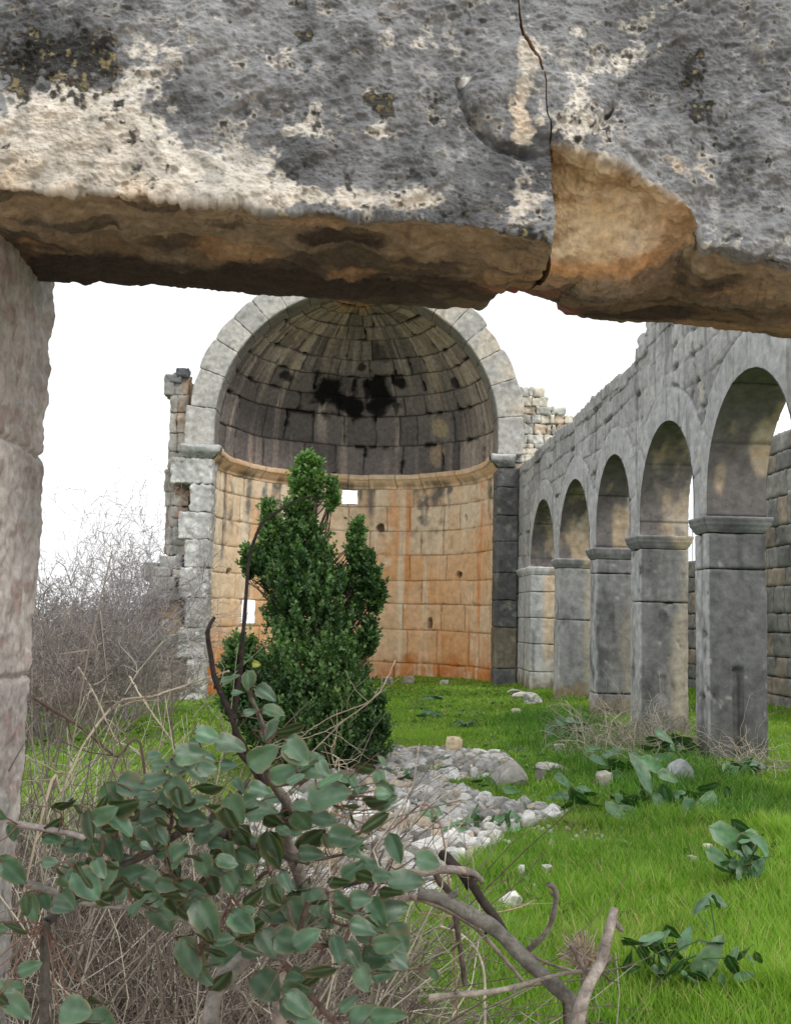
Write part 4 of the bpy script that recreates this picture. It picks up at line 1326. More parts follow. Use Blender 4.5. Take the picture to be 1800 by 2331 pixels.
    h += under * (.006 * fbm(P * np.array([.5, 1, 1]), 12, 4, 169))
    h = h * (1 - .8 * sstep(nf + nb + nu_ * .55, nf + nb + nu_ * .95, fidx))
    P = P + N * h[..., None]
    # ------------- colour
    g = mixc(np.array([.17, .172, .178]), np.array([.30, .302, .308]), np.clip(.5 + .6 * f1 + .4 * fbm(P, 3, 3, 170), 0, 1))
    g = mixc(g, np.array([.085, .087, .092]), np.clip(sstep(.05, .7, fbm(P, 5, 5, 171)) * .75, 0, 1))
    Lc = gauss(px, py, [(110, 330, 230, 150, 1.3), (60, 430, 200, 90, .8), (350, 420, 220, 60, .95), (250, 250, 110, 110, .6), (560, 380, 130, 60, .5), (500, 400, 150, 55, .55), (580, 445, 120, 28, .8), (420, 110, 120, 70, .5), (270, 130, 60, 50, .3),
                        (700, 450, 220, 26, .75), (900, 462, 200, 22, .65), (560, 90, 90, 40, .35), (1190, 250, 30, 160, 1.0), (1185, 130, 34, 60, .8), (1190, 460, 45, 60, 1.0), (1150, 500, 60, 30, .55), (1000, 440, 80, 25, .35),
                        (1300, 200, 50, 90, .55), (1290, 90, 50, 50, .45), (1290, 300, 60, 28, .7), (1370, 352, 40, 20, 1.0), (1420, 130, 30, 20, .5), (1600, 520, 90, 26, .75), (1680, 560, 80, 24, .6), (1540, 390, 60, 50, .35), (1240, 405, 22, 60, .6),
                        (850, 215, 30, 24, .8), (640, 330, 60, 30, .35), (700, 300, 40, 20, .4), (950, 95, 70, 25, .4), (1120, 330, 40, 22, .3), (860, 300, 30, 26, .6)])
    n1 = fbm(P, 11, 5, 172); n2 = fbm(P, 34, 4, 173); n3 = fbm(P, 85, 3, 174)
    m = sstep(.40, .70, Lc * .85 + .52 * n1 + .40 * n2 + .26 * n3)
    spk = sstep(.62, .85, n2 * .7 + n3 * .6 + .2 * n1)
    m = np.clip(m + spk * .75, 0, 1)
    cr = mixc(np.array([.58, .53, .46]), np.array([.74, .69, .62]), np.clip(.5 + .6 * n1, 0, 1))
    warmL = np.clip(gauss(px, py, [(100, 440, 220, 60, 1.0), (120, 340, 160, 90, .35), (1190, 300, 50, 220, .55), (760, 470, 300, 25, .4), (1540, 400, 90, 60, .5)]) * (.5 + .8 * n1), 0, .6)
    cr = mixc(cr, np.array([.62, .42, .22]), warmL)
    cr = mixc(cr, np.array([.33, .31, .28]), sstep(.0, .6, fbm(P, 26, 5, 175)) * .62)
    g = mixc(g, np.array([.42, .415, .40]), sstep(.15, .8, .6 * n2 + .6 * n3 + .3 * fbm(P, 3, 3, 187)) * .55)
    g = mixc(g, np.array([.06, .06, .062]), sstep(.35, .9, fbm(P, 70, 4, 188) + .3 * n1) * .5)
    c = mixc(g, cr, m * .92)
    # black crust and tufts of lichen
    Lb = gauss(px, py, [(130, 110, 130, 60, 1.2), (60, 160, 90, 60, 1.0), (230, 180, 55, 80, .95), (290, 312, 28, 24, .9), (865, 228, 48, 48, .8), (690, 85, 40, 22, .7), (1010, 232, 26, 26, .7), (690, 330, 34, 18, .55),
                        (1575, 160, 55, 70, 1.0), (1590, 250, 45, 80, .85), (1700, 330, 60, 90, .25), (1080, 480, 150, 38, .6), (1210, 540, 60, 20, .7), (1640, 590, 120, 14, .55), (760, 400, 200, 60, .2), (1180, 520, 80, 18, .5)])
    mb = sstep(.40, .80, Lb * .85 + .5 * n2 + .42 * n3 + .3 * n1)
    c = mixc(c, np.array([.028, .027, .024]), np.clip(mb, 0, 1) * .94)
    c = mixc(c, np.array([.30, .24, .12]), np.clip(sstep(.5, .8, n3 + .3 * n2) * sstep(.35, .7, Lb) * .65, 0, 1))
    c = mixc(c, np.array([.9, .88, .82]), np.clip(t3, 0, 1))
    # fresh break
    k = fbm(P, 8, 4, 176); k2 = fbm(P, 22, 4, 177)
    cc = mixc(np.array([.88, .70, .46]), np.array([.92, .80, .62]), np.clip(.5 + k, 0, 1))
    up = sstep(470, 370, py + 40 * k); ri = sstep(1440, 1560, px + 30 * k) ; dn = sstep(570, 610, py + 25 * k)
    cc = mixc(cc, np.array([.52, .38, .22]), np.clip(up * .8 + .5 * sstep(.2, .8, k2), 0, .9))
    cc = mixc(cc, np.array([.62, .34, .15]), np.clip(ri * .6 + dn * .9, 0, .9))
    cc = mixc(cc, np.array([.40, .26, .14]), sstep(.1, .55, fbm(P * np.array([1, 1, 1.8]), 16, 5, 186)) * .7)
    c = mixc(c, cc, chip)
    # underside: brown, rusty and black
    uu = np.stack([P[..., 0], P[..., 1] * 2.4, P[..., 2]], -1)
    q1 = fbm(uu, 4.2, 5, 178); q2 = fbm(uu, 13, 4, 179)
    cu = mixc(np.array([.30, .24, .175]), np.array([.38, .26, .16]), np.clip(.45 + .9 * q1, 0, 1))
    cu = mixc(cu, np.array([.48, .40, .29]), sstep(.15, .7, q2 + .5 * q1) * .6)
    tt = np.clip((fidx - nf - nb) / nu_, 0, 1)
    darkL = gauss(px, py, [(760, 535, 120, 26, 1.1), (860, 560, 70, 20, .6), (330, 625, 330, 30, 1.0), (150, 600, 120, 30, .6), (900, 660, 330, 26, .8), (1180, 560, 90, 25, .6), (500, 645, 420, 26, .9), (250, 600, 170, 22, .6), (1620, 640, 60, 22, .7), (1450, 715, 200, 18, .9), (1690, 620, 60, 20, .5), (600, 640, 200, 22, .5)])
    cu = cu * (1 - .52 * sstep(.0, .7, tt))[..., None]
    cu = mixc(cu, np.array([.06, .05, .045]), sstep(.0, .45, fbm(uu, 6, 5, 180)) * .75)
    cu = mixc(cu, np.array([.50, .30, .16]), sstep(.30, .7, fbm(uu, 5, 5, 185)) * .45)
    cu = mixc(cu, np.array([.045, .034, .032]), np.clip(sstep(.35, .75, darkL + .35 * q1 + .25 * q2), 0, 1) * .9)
    cu = mixc(cu, np.array([.30, .24, .16]), sstep(.5, .0, tt) * .5 * sstep(-.4, .4, q1))
    cu = mixc(cu, np.array([.33, .11, .085]), np.clip(gauss(px, py, [(1190, 652, 70, 12, 1.0), (1290, 700, 30, 14, .9)]), 0, 1) * .8)
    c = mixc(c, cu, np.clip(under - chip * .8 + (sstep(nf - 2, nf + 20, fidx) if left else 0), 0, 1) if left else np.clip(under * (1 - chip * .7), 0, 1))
    a = Acc()
    flip = False
    a.grid(P, c, flip=False)
    # fracture face along the crack, closing the stone
    edge = P[-1] if left else P[0]
    ce = c[-1] if left else c[0]
    inn = edge.copy(); inn[:, 1] = np.maximum(edge[:, 1] + .0, edge[:, 1]); 
    dep = np.linspace(0, 1, 10)
    tgt = edge.copy(); tgt[:, 1] = YL2 + .02; tgt[:, 2] = edge[:, 2] + .0
    G = edge[None] * (1 - dep)[:, None, None] + tgt[None] * dep[:, None, None]
    zb = edge[nf + nb + nu_ - 1, 2] + .03
    G[..., 2] = np.maximum(G[..., 2], edge[None, :, 2] + dep[:, None] * np.maximum(zb - edge[None, :, 2], 0))
    G[1:, :, 0] += (-.004 if left else .004)
    G[..., 0] += (.006 * fbm(G, 14, 3, 181)) * (dep[:, None] > 0)
    a.grid(G, mixc(ce[None] * .8 + 0 * G, np.array([.42, .26, .14]), .5 + .4 * noise(G, 10, 5)))
    lab = ('long left lintel stone with cream and dark grey crust' if left else 'right lintel stone with a fresh orange break under its corner')
    tag(a.build('lintel_stone', M_LINTEL, door), lab)
lintel_stone(0); lintel_stone(1)

def jambs():
    # left jamb: its reveal is the thin pinkish strip at the edge of the view
    for s in (0, 1):
        a = Acc()
        if s == 0:
            top = at_y(124, 646, YL2 + .10); bot = at_y(86, 1210, YL2 + .10)
            slope = (top[0] - bot[0]) / (top[2] - bot[2])
            x_of = lambda z: bot[0] + slope * (z - bot[2])
            zt = float(top[2]) + .03
            sg = 1
        else:
            x_of = lambda z: 1.12 + 0 * z
            zt = 2.5; sg = -1
        ny_, nz_ = 90, 520
        z = np.linspace(-.6, zt, nz_)
        # cross-section path: front face, reveal, back face
        W_ = .5
        path = np.concatenate([np.linspace(0, W_, 16)[:-1], W_ + np.linspace(0, .36, 60), W_ + .36 + np.linspace(0, W_, 20)[1:]])
        S, Z = np.meshgrid(path, z, indexing='ij')
        y0 = YL2 - .24
        X = np.where(S < W_, x_of(Z) - sg * (W_ - S), np.where(S > W_ + .36, x_of(Z) - sg * (S - W_ - .36), x_of(Z)))
        Y = y0 + np.clip(S - W_, 0, .36)
        P = np.stack([X, Y, Z], -1)
        for it in range(3): P[1:-1] = .25 * P[:-2] + .5 * P[1:-1] + .25 * P[2:]
        N = normals(P)
        if N[45, 100, 0] * sg < 0: N = -N
        d, rn, rn2, ci = masonry(S, Z, [-1, .2, .9, 1.55, 2.05, 3], 3, 4, 5, .02, P)
        h = .006 * fbm(P, 5, 4, 191) + .005 * fbm(P, 22, 4, 192) + .003 * fbm(P, 60, 3, 193) - .012 * np.exp(-(d / .006) ** 2)
        P = P + N * h[..., None]
        k = fbm(P, 6, 4, 194); k2 = fbm(P, 25, 4, 195)
        c = mixc(np.array([.33, .30, .285]), np.array([.48, .43, .40]), np.clip(.5 + .6 * k, 0, 1))
        c = mixc(c, np.array([.26, .17, .15]), sstep(.1, .6, k2) * .6)
        c = mixc(c, np.array([.24, .24, .23]), sstep(.0, .5, fbm(P, 3, 4, 196)) * .7)
        a.grid(P, c, flip=s == 0)
        a.build('jamb', M_LINTEL, door)
jambs()

# ================================================================== EVERGREEN TREE
def evergreen():
    D = 11.3
    rs = np.random.default_rng(301)
    base = at_ground(np.array(735.), np.array(1722.))
    T = thing('evergreen_tree', 'dense dark evergreen tree standing in front of the apse', 'tree', base)
    # silhouette of the crown in photo rows, read as left/right limits at the tree's distance
    RY = [1058, 1076, 1100, 1144, 1176, 1210, 1240, 1270, 1304, 1336, 1368, 1400, 1430, 1465, 1513, 1561, 1609, 1650, 1690, 1730, 1760]
    RL = [696, 676, 652, 636, 622, 612, 588, 560, 546, 548, 566, 590, 560, 534, 530, 530, 530, 526, 534, 580, 690]
    RR = [706, 716, 724, 738, 742, 748, 758, 782, 812, 842, 856, 848, 836, 838, 846, 858, 864, 868, 874, 872, 850]
    lobes = [(812, 1212, 1310, 3, 14), (840, 1280, 1360, 6, 14), (612, 1165, 1260, 4, 16), (754, 1110, 1170, 3, 8), (852, 1345, 1400, 10, 12), (566, 1275, 1325, 6, 8), (838, 1440, 1500, 8, 12), (548, 1430, 1520, 14, 22), (536, 1520, 1640, 14, 20), (686, 1062, 1120, 5, 14), (716, 1072, 1130, 5, 12), (702, 1046, 1080, 2, 7), (866, 1600, 1690, 8, 12)]
    n = 4800
    pu, pv, hw, cen = [], [], [], []
    area = np.array([(RR[i] + RR[i + 1] - RL[i] - RL[i + 1]) / 2 * (RY[i + 1] - RY[i]) for i in range(len(RY) - 1)])
    k = rs.choice(len(area), n, p=area / area.sum())
    v = np.array(RY)[k] + rs.uniform(0, 1, n) * np.diff(RY)[k]
    ins = np.interp(v, [1050, 1250, 1400, 1500, 1700], [24, 32, 22, 10, 2]); L = np.interp(v, RY, RL) + ins; R = np.interp(v, RY, RR) - ins
    edge = 24 * noise(np.stack([v * 0, v, v * 0], -1), .045, 11); edge2 = 24 * noise(np.stack([v * 0, v, v * 0], -1), .045, 12)
    L = L + edge + 4; R = R + edge2 - 4
    c_ = (L + R) / 2; w_ = np.maximum((R - L) / 2, 5)
    ang = rs.uniform(0, 2 * pi, n); rad = np.sqrt(rs.uniform(.10, 1, n))
    u = c_ + w_ * rad * np.cos(ang); dy = (w_ / F * D) * rad * np.sin(ang) * 1.0
    P = at_y(u, v, D + dy); rim = rad; cx = at_y(c_, v, D + 0 * v)
    for (lu, v0, v1, w0, w1) in lobes:
        m = int((v1 - v0) * (w0 + w1) * .14)
        vv = rs.uniform(v0, v1, m); t = (vv - v0) / (v1 - v0); ww = w0 + (w1 - w0) * t
        a2 = rs.uniform(0, 2 * pi, m); r2 = np.sqrt(rs.uniform(0, 1, m))
        Pl = at_y(lu + ww * r2 * np.cos(a2), vv, D - .1 + ww / F * D * r2 * np.sin(a2))
        P = np.concatenate([P, Pl]); rim = np.concatenate([rim, np.full(m, .95)]); cx = np.concatenate([cx, at_y(lu + 0 * vv, vv, D + 0 * vv)])
    # natural gaps between the boughs
    g = fbm(P, 2.6, 3, 303)
    keep = (g > -.45 + .8 * (rim - .8) * (P[:, 2] > 1.9))
    P, rim, cx = P[keep], rim[keep], cx[keep]
    n = len(P)
    out = P - cx; out[:, 2] = 0; out /= (np.linalg.norm(out, axis=1, keepdims=True) + 1e-6)
    # each sprig: leaves set round an upturned shoot
    m = 13
    sd = out * .38 * rim[:, None] + np.array([0, 0, 1.0]) + rs.normal(0, .28, (n, 3)); sd /= np.linalg.norm(sd, axis=1, keepdims=True)
    L_ = rs.uniform(.10, .24, n) * np.interp(P[:, 2], [1.0, 3.2], [1.1, .75])
    t = np.tile(np.linspace(.05, 1, m), (n, 1)) + rs.uniform(-.04, .04, (n, m))
    pos = P[:, None] + sd[:, None] * (L_[:, None] * t)[..., None]
    phi = rs.uniform(0, 2 * pi, (n, m))
    a1 = np.cross(sd, np.array([.2, .9, .1])); a1 /= np.linalg.norm(a1, axis=1, keepdims=True); a2 = np.cross(sd, a1)
    rd = a1[:, None] * np.cos(phi)[..., None] + a2[:, None] * np.sin(phi)[..., None]
    ld = rd * .8 + sd[:, None] * rs.uniform(.5, 1.1, (n, m))[..., None]; ld /= np.linalg.norm(ld, axis=2, keepdims=True)
    ll = rs.uniform(.040, .066, (n, m)) ; lw = ll * rs.uniform(.26, .36, (n, m))
    sdw = np.cross(ld, rd + rs.normal(0, .4, (n, m, 3))); sdw /= np.linalg.norm(sdw, axis=2, keepdims=True)
    p0 = pos; p2 = pos + ld * ll[..., None]; pm = pos + ld * (ll * .55)[..., None]
    V = np.stack([p0, pm + sdw * lw[..., None], p2, pm - sdw * lw[..., None]], 2).reshape(-1, 3)
    N_ = n * m
    hue = fbm(P, 2.2, 3, 304)
    base_c = mixc(np.array([.034, .076, .028]), np.array([.120, .205, .070]), np.clip(.45 + .6 * hue + .25 * (P[:, 2] - 2.2), 0, 1))
    tip = np.linspace(0, 1, m)[None, :, None]
    lc = base_c[:, None] * (1 - .0 * tip) + np.array([.05, .075, .012]) * (tip ** 2) * (rs.uniform(0, 1, (n, 1, 1)) ** 2) * 1.6
    lc = lc * rs.uniform(.75, 1.25, (n, m, 1))
    C = np.repeat(lc.reshape(-1, 3), 4, axis=0)
    a = Acc(); a.add(V, q=np.arange(N_ * 4).reshape(-1, 4), c=C)
    a.build('crown', M_TREE, T, smooth=False)
    b = Acc()
    spine = at_y(np.array([742, 740, 728, 715, 706, 702]), np.array([1760, 1600, 1400, 1250, 1120, 1050]), np.full(6, D))
    spine[0, 2] = float(ground_z(spine[0, 0], D)) - .15
    tube(b, spline(spine, 30), np.linspace(.075, .01, 30), 8, (.10, .075, .055), .2)
    sel = rs.choice(n, 420, replace=False)
    for i in sel:
        q = P[i]; zb = q[2] - rs.uniform(.25, .8); s0 = np.array([np.interp(zb, spine[:, 2], spine[:, 0]), D, max(zb, float(ground_z(q[0], D)))])
        mid = (s0 + q) / 2 + rs.normal(0, .03, 3) - np.array([0, 0, .05])
        tube(b, spline([s0, mid, q], 7), np.linspace(.012, .004, 7), 4, (.13, .10, .08))
    b.build('trunk', M_BARK, T)
evergreen()

# ================================================================== BARE SHRUBS AT THE LEFT
def bare_shrub(name, label, base, stems, H, spread, seed, tone, levels=3, rad=.016):
    rs = np.random.default_rng(seed)
    T = thing(name, label, 'shrub', base)
    a = Acc(); b = Acc()
    def branch(p, d, L, r, lev):
        n = 7 if lev < 2 else 5
        pts, d2 = wander(p, d, L, n, .13 + .05 * lev, rs, -.02 * (lev == 0))
        tgt = a if lev == 0 else b
        c = tone * rs.uniform(.7, 1.35)
        tube(tgt, pts, np.maximum(np.linspace(r, r * .45, n + 1), .0036), 5 if lev == 0 else 3, c)
        if lev >= levels: return
        for k in range(int(rs.integers(4, 7)) if lev < 2 else 3):
            i = rs.integers(1 if lev else 2, n + 1)
            dd = _n(pts[min(i, n)] - pts[i - 1])
            nd = _n(dd + rs.normal(0, .55, 3) + np.array([0, 0, .15]))
            branch(pts[i], nd, L * rs.uniform(.35, .62), r * .5, lev + 1)
    for s in range(stems):
        az = rs.uniform(0, 2 * pi); q = rs.uniform(0, 1) ** .7
        d = np.array([cos(az) * q * spread, sin(az) * q * spread * .7, 1.0])
        p = np.array(base) + np.array([cos(az) * q * .25, sin(az) * q * .25, -.05])
        branch(p, d, H * rs.uniform(.55, .85), rad * rs.uniform(.7, 1.2), 0)
    a.build('stems', M_TWIG, T); b.build('twigs', M_TWIG, T)
def gbase(u, v):
    p = at_ground(np.array(float(u)), np.array(float(v))); return p
TW = np.array([.34, .30, .305])
bare_shrub('bare_shrub', 'tall leafless purple-grey shrub rising against the white sky at the left', gbase(215, 1655), 30, 3.7, .50, 401, TW * 1.0)
bare_shrub('bare_shrub', 'tall leafless shrub nearest the ragged wall end, right of the tallest bare shrub', gbase(290, 1640), 16, 3.2, .38, 402, TW * 1.1)
bare_shrub('bare_shrub', 'leafless shrub at the far left edge beside the door jamb', gbase(95, 1680), 24, 2.7, .6, 403, TW * .85)
bare_shrub('bare_shrub', 'low reddish-brown twiggy bush at the foot of the ragged wall', gbase(362, 1625), 18, 1.35, .8, 404, np.array([.36, .31, .27]), rad=.011)
bare_shrub('bare_shrub', 'low brown tangled bush in front of the tall bare shrubs', gbase(240, 1672), 20, 1.8, 1.0, 405, np.array([.34, .30, .27]), rad=.010)
bare_shrub('bare_shrub', 'low dark brown bush below the far left bare shrub', gbase(120, 1700), 26, 1.7, .9, 406, np.array([.30, .25, .23]), rad=.010)

def olive(name, label, base, R, H, seed, c0, c1):
    """rounded grey-green evergreen far behind: leaf clumps on limbs"""
    rs = np.random.default_rng(seed)
    T = thing(name, label, 'tree', base)
    b = Acc(); a = Acc()
    cl = []
    for k in range(9):
        az = rs.uniform(0, 2 * pi); d = np.array([cos(az) * .6, sin(az) * .6, 1])
        pts, _ = wander(np.array(base), d, H * .8, 7, .16, rs)
        tube(b, pts, np.linspace(.09, .02, 8), 5, (.16, .14, .12)); cl += [pts[-1], pts[-3], pts[-2]]
    C = np.array(cl) 
    C = np.concatenate([C, np.array(base) + np.stack([rs.normal(0, R * .5, 30), rs.normal(0, R * .5, 30), H * rs.uniform(.25, .9, 30)], 1)])
    n = 15000
    k = rs.integers(0, len(C), n)
    P = C[k] + rs.normal(0, 1, (n, 3)) * R * .17
    d = rs.normal(0, 1, (n, 3)); d /= np.linalg.norm(d, axis=1, keepdims=True)
    w = np.cross(d, rs.normal(0, 1, (n, 3))); w /= np.linalg.norm(w, axis=1, keepdims=True)
    l = rs.uniform(.05, .10, n)[:, None]
    V = np.stack([P, P + d * l * .5 + w * l * .25, P + d * l, P + d * l * .5 - w * l * .25], 1).reshape(-1, 3)
    cc = mixc(c0, c1, np.clip(.5 + .5 * fbm(P, 1.2, 3, seed) + .2 * rs.normal(0, 1, n), 0, 1))
    a.add(V, q=np.arange(n * 4).reshape(-1, 4), c=np.repeat(cc, 4, 0))
    b.build('trunk', M_BARK, T); a.build('crown', M_TREE, T, smooth=False)
def gfar(u, y):
    x = (u - 818) / F * y; return (x, y, float(ground_z(x, y)))
olive('olive_tree', 'grey-green round tree far back at the left edge, behind the bare shrubs', gfar(95, 23), 1.5, 2.4, 411, np.array([.10, .11, .075]), np.array([.22, .22, .16]))
olive('olive_tree', 'low grey bush behind the bare shrubs, beside the ragged wall', gfar(250, 27), 2.4, 2.2, 412, np.array([.12, .12, .10]), np.array([.25, .23, .19]))
olive('olive_tree', 'low grey bush behind the bare shrubs, left of the other low grey bush', gfar(10, 28), 2.6, 2.5, 413, np.array([.11, .12, .09]), np.array([.22, .22, .18]))

# ================================================================== BRAMBLES AND DEAD CANES IN THE FOREGROUND
def brambles():
    rs = np.random.default_rng(421)
    a = Acc()
    def cane(u, y, zt, r, L=None, lean=None, col=None):
        x = (u - 818) / F * y
        g = float(ground_z(x, y))
        p = np.array([x, y, g - .03])
        ln = lean if lean is not None else rs.normal(0, .45, 2)
        d = np.array([ln[0], ln[1], 1.0])
        n = 9
        pts, d2 = wander(p, d, (zt - g) * rs.uniform(1.0, 1.5), n, .17, rs, .07)
        c = col if col is not None else (np.array([.50, .45, .37]) if rs.random() < .28 else np.array([.21, .175, .145])) * rs.uniform(.6, 1.25)
        tube(a, pts, np.linspace(r, r * .5, n + 1), 4 if y < 3.2 else 3, c)
        for k in range(rs.integers(1, 4)):
            i = rs.integers(3, n)
            nd = _n(pts[i + 1] - pts[i] + rs.normal(0, .7, 3))
            q, _ = wander(pts[i], nd, rs.uniform(.1, .4), 5, .25, rs, .06)
            tube(a, q, np.linspace(r * .6, r * .3, 6), 3, c * rs.uniform(.8, 1.2))
            if rs.random() < .5:
                j = rs.integers(1, 4); q2, _ = wander(q[j], _n(q[j + 1] - q[j] + rs.normal(0, .8, 3)), rs.uniform(.05, .18), 4, .3, rs)
                tube(a, q2, np.linspace(r * .4, r * .25, 5), 3, c)
    # thick mat at the lower left, thinning upward and to the right
    for k in range(3600):
        y = rs.uniform(2.3, 5.4)
        u = rs.uniform(-250, 980) if rs.random() < .75 else rs.uniform(-150, 520)
        # desired top row in the photo
        lim = np.interp(u, [-200, 85, 300, 520, 700, 850, 1000, 1150], [1720, 1740, 1760, 1830, 1930, 2050, 2170, 2290])
        v = lim + abs(rs.normal(0, 170)) + 10
        zt = 1.7 - (v - 1402) / F * y
        zt = min(zt, 1.5)
        cane(u, y, max(zt, .15), rs.uniform(.0012, .0030) * (.7 + y / 6))
    # sparse longer canes reaching up in front of the bare shrubs
    for k in range(300):
        y = rs.uniform(3.6, 7.5); u = rs.uniform(-150, 560)
        v = np.interp(u, [-150, 100, 560], [1520, 1560, 1690]) + rs.uniform(0, 260)
        cane(u, y, max(1.7 - (v - 1402) / F * y, .2), rs.uniform(.0018, .0038), lean=rs.normal(0, .6, 2))
    o = a.build('bramble_thicket', M_TWIG)
    tag(o, 'tangle of dry brown brambles filling the lower left', kind='stuff')
brambles()

# a few long canes one can follow individually
def long_canes():
    rs = np.random.default_rng(431)
    data = [
        ('long pale arching cane crossing from the lower left edge up towards the apse pier', [(92, 1870), (140, 1800), (200, 1680), (270, 1600), (345, 1585), (440, 1555), (520, 1528)], 2.7, .0036, (.52, .44, .33)),
        ('thin dark cane slanting down to the right through the lower left thicket', [(70, 1585), (180, 1655), (260, 1720), (330, 1770)], 3.0, .005, (.20, .14, .11)),
        ('thin pale cane slanting down from the bare shrubs to the grass', [(178, 1520), (215, 1580), (262, 1680), (340, 1790)], 4.2, .004, (.46, .40, .31)),
        ('thin pale cane rising between the ragged wall and the broken stem', [(295, 1540), (330, 1600), (400, 1700), (450, 1770)], 4.6, .0045, (.42, .36, .28)),
        ('thin tan cane sweeping across the dark tree foot towards the stones', [(900, 1505), (850, 1590), (740, 1640), (640, 1720), (560, 1830)], 3.3, .0022, (.48, .40, .29)),
        ('thin tan cane slanting over the lower crown of the evergreen', [(862, 1565), (840, 1600), (740, 1665), (640, 1700), (540, 1790)], 3.6, .0022, (.50, .43, .31)),
        ('thin dark twig running from the leafy shrub over the rubble', [(700, 1832), (790, 1862), (880, 1890), (1010, 1918)], 2.6, .0028, (.26, .16, .13)),
        ('thin straight pale cane pointing down over the stones under the evergreen', [(764, 1680), (755, 1710), (762, 1745), (772, 1760)], 5.0, .004, (.5, .42, .3)),
    ]
    for lab, pts, y, r, c in data:
        p = np.array(pts, float)
        P = at_y(p[:, 0], p[:, 1], y + .25 * noise(np.stack([p[:, 0], p[:, 1], 0 * p[:, 0]], -1), .01, 3))
        end = P[-1].copy(); g = P[-1] + (P[-1] - P[-2]) * .6; 
        gz = float(ground_z(end[0], end[1]))
        foot = np.array([g[0], g[1], gz])
        k0 = P[0] if P[0][2] < P[-1][2] else None
        if k0 is not None:
            foot = np.array([P[0][0] - .2, P[0][1], float(ground_z(P[0][0] - .2, P[0][1]))]); Q = np.vstack([foot, P])
        else: Q = np.vstack([P, foot])
        S = spline(Q, 46)
        a = Acc()
        tube(a, S + .0008 * rs.normal(0, 1, S.shape), np.linspace(r, r * .7, 46) , 6, c, .25)
        for k in range(9):
            i = rs.integers(4, 36); q, _ = wander(S[i], _n(S[i + 1] - S[i] + rs.normal(0, .6, 3)), rs.uniform(.06, .3), 5, .2, rs)
            tube(a, q, np.linspace(r * .5, r * .25, 6), 4, np.array(c) * .9)
        o = a.build('dry_cane', M_TWIG, base=foot)
        tag(o, lab, 'cane', 'long dry canes in the foreground')
long_canes()

# ================================================================== LEAFY SHRUB AND DEAD LIMBS
def A_(pts, s, ou, ov):  # enlarged-view coordinates back to photo pixels
    return [(ou + x * s, ov + y * s) for x, y in pts]
SA, SB, SCc = 620 / 1686, 700 / 1686, 570 / 1686

def px_curve(pts, depth, n=40, seed=0, wob=.03):
    p = np.array(pts, float)
    d = np.broadcast_to(np.asarray(depth, float), (len(p),)).copy()
    return spline(at_d(p[:, 0], p[:, 1], d), n)

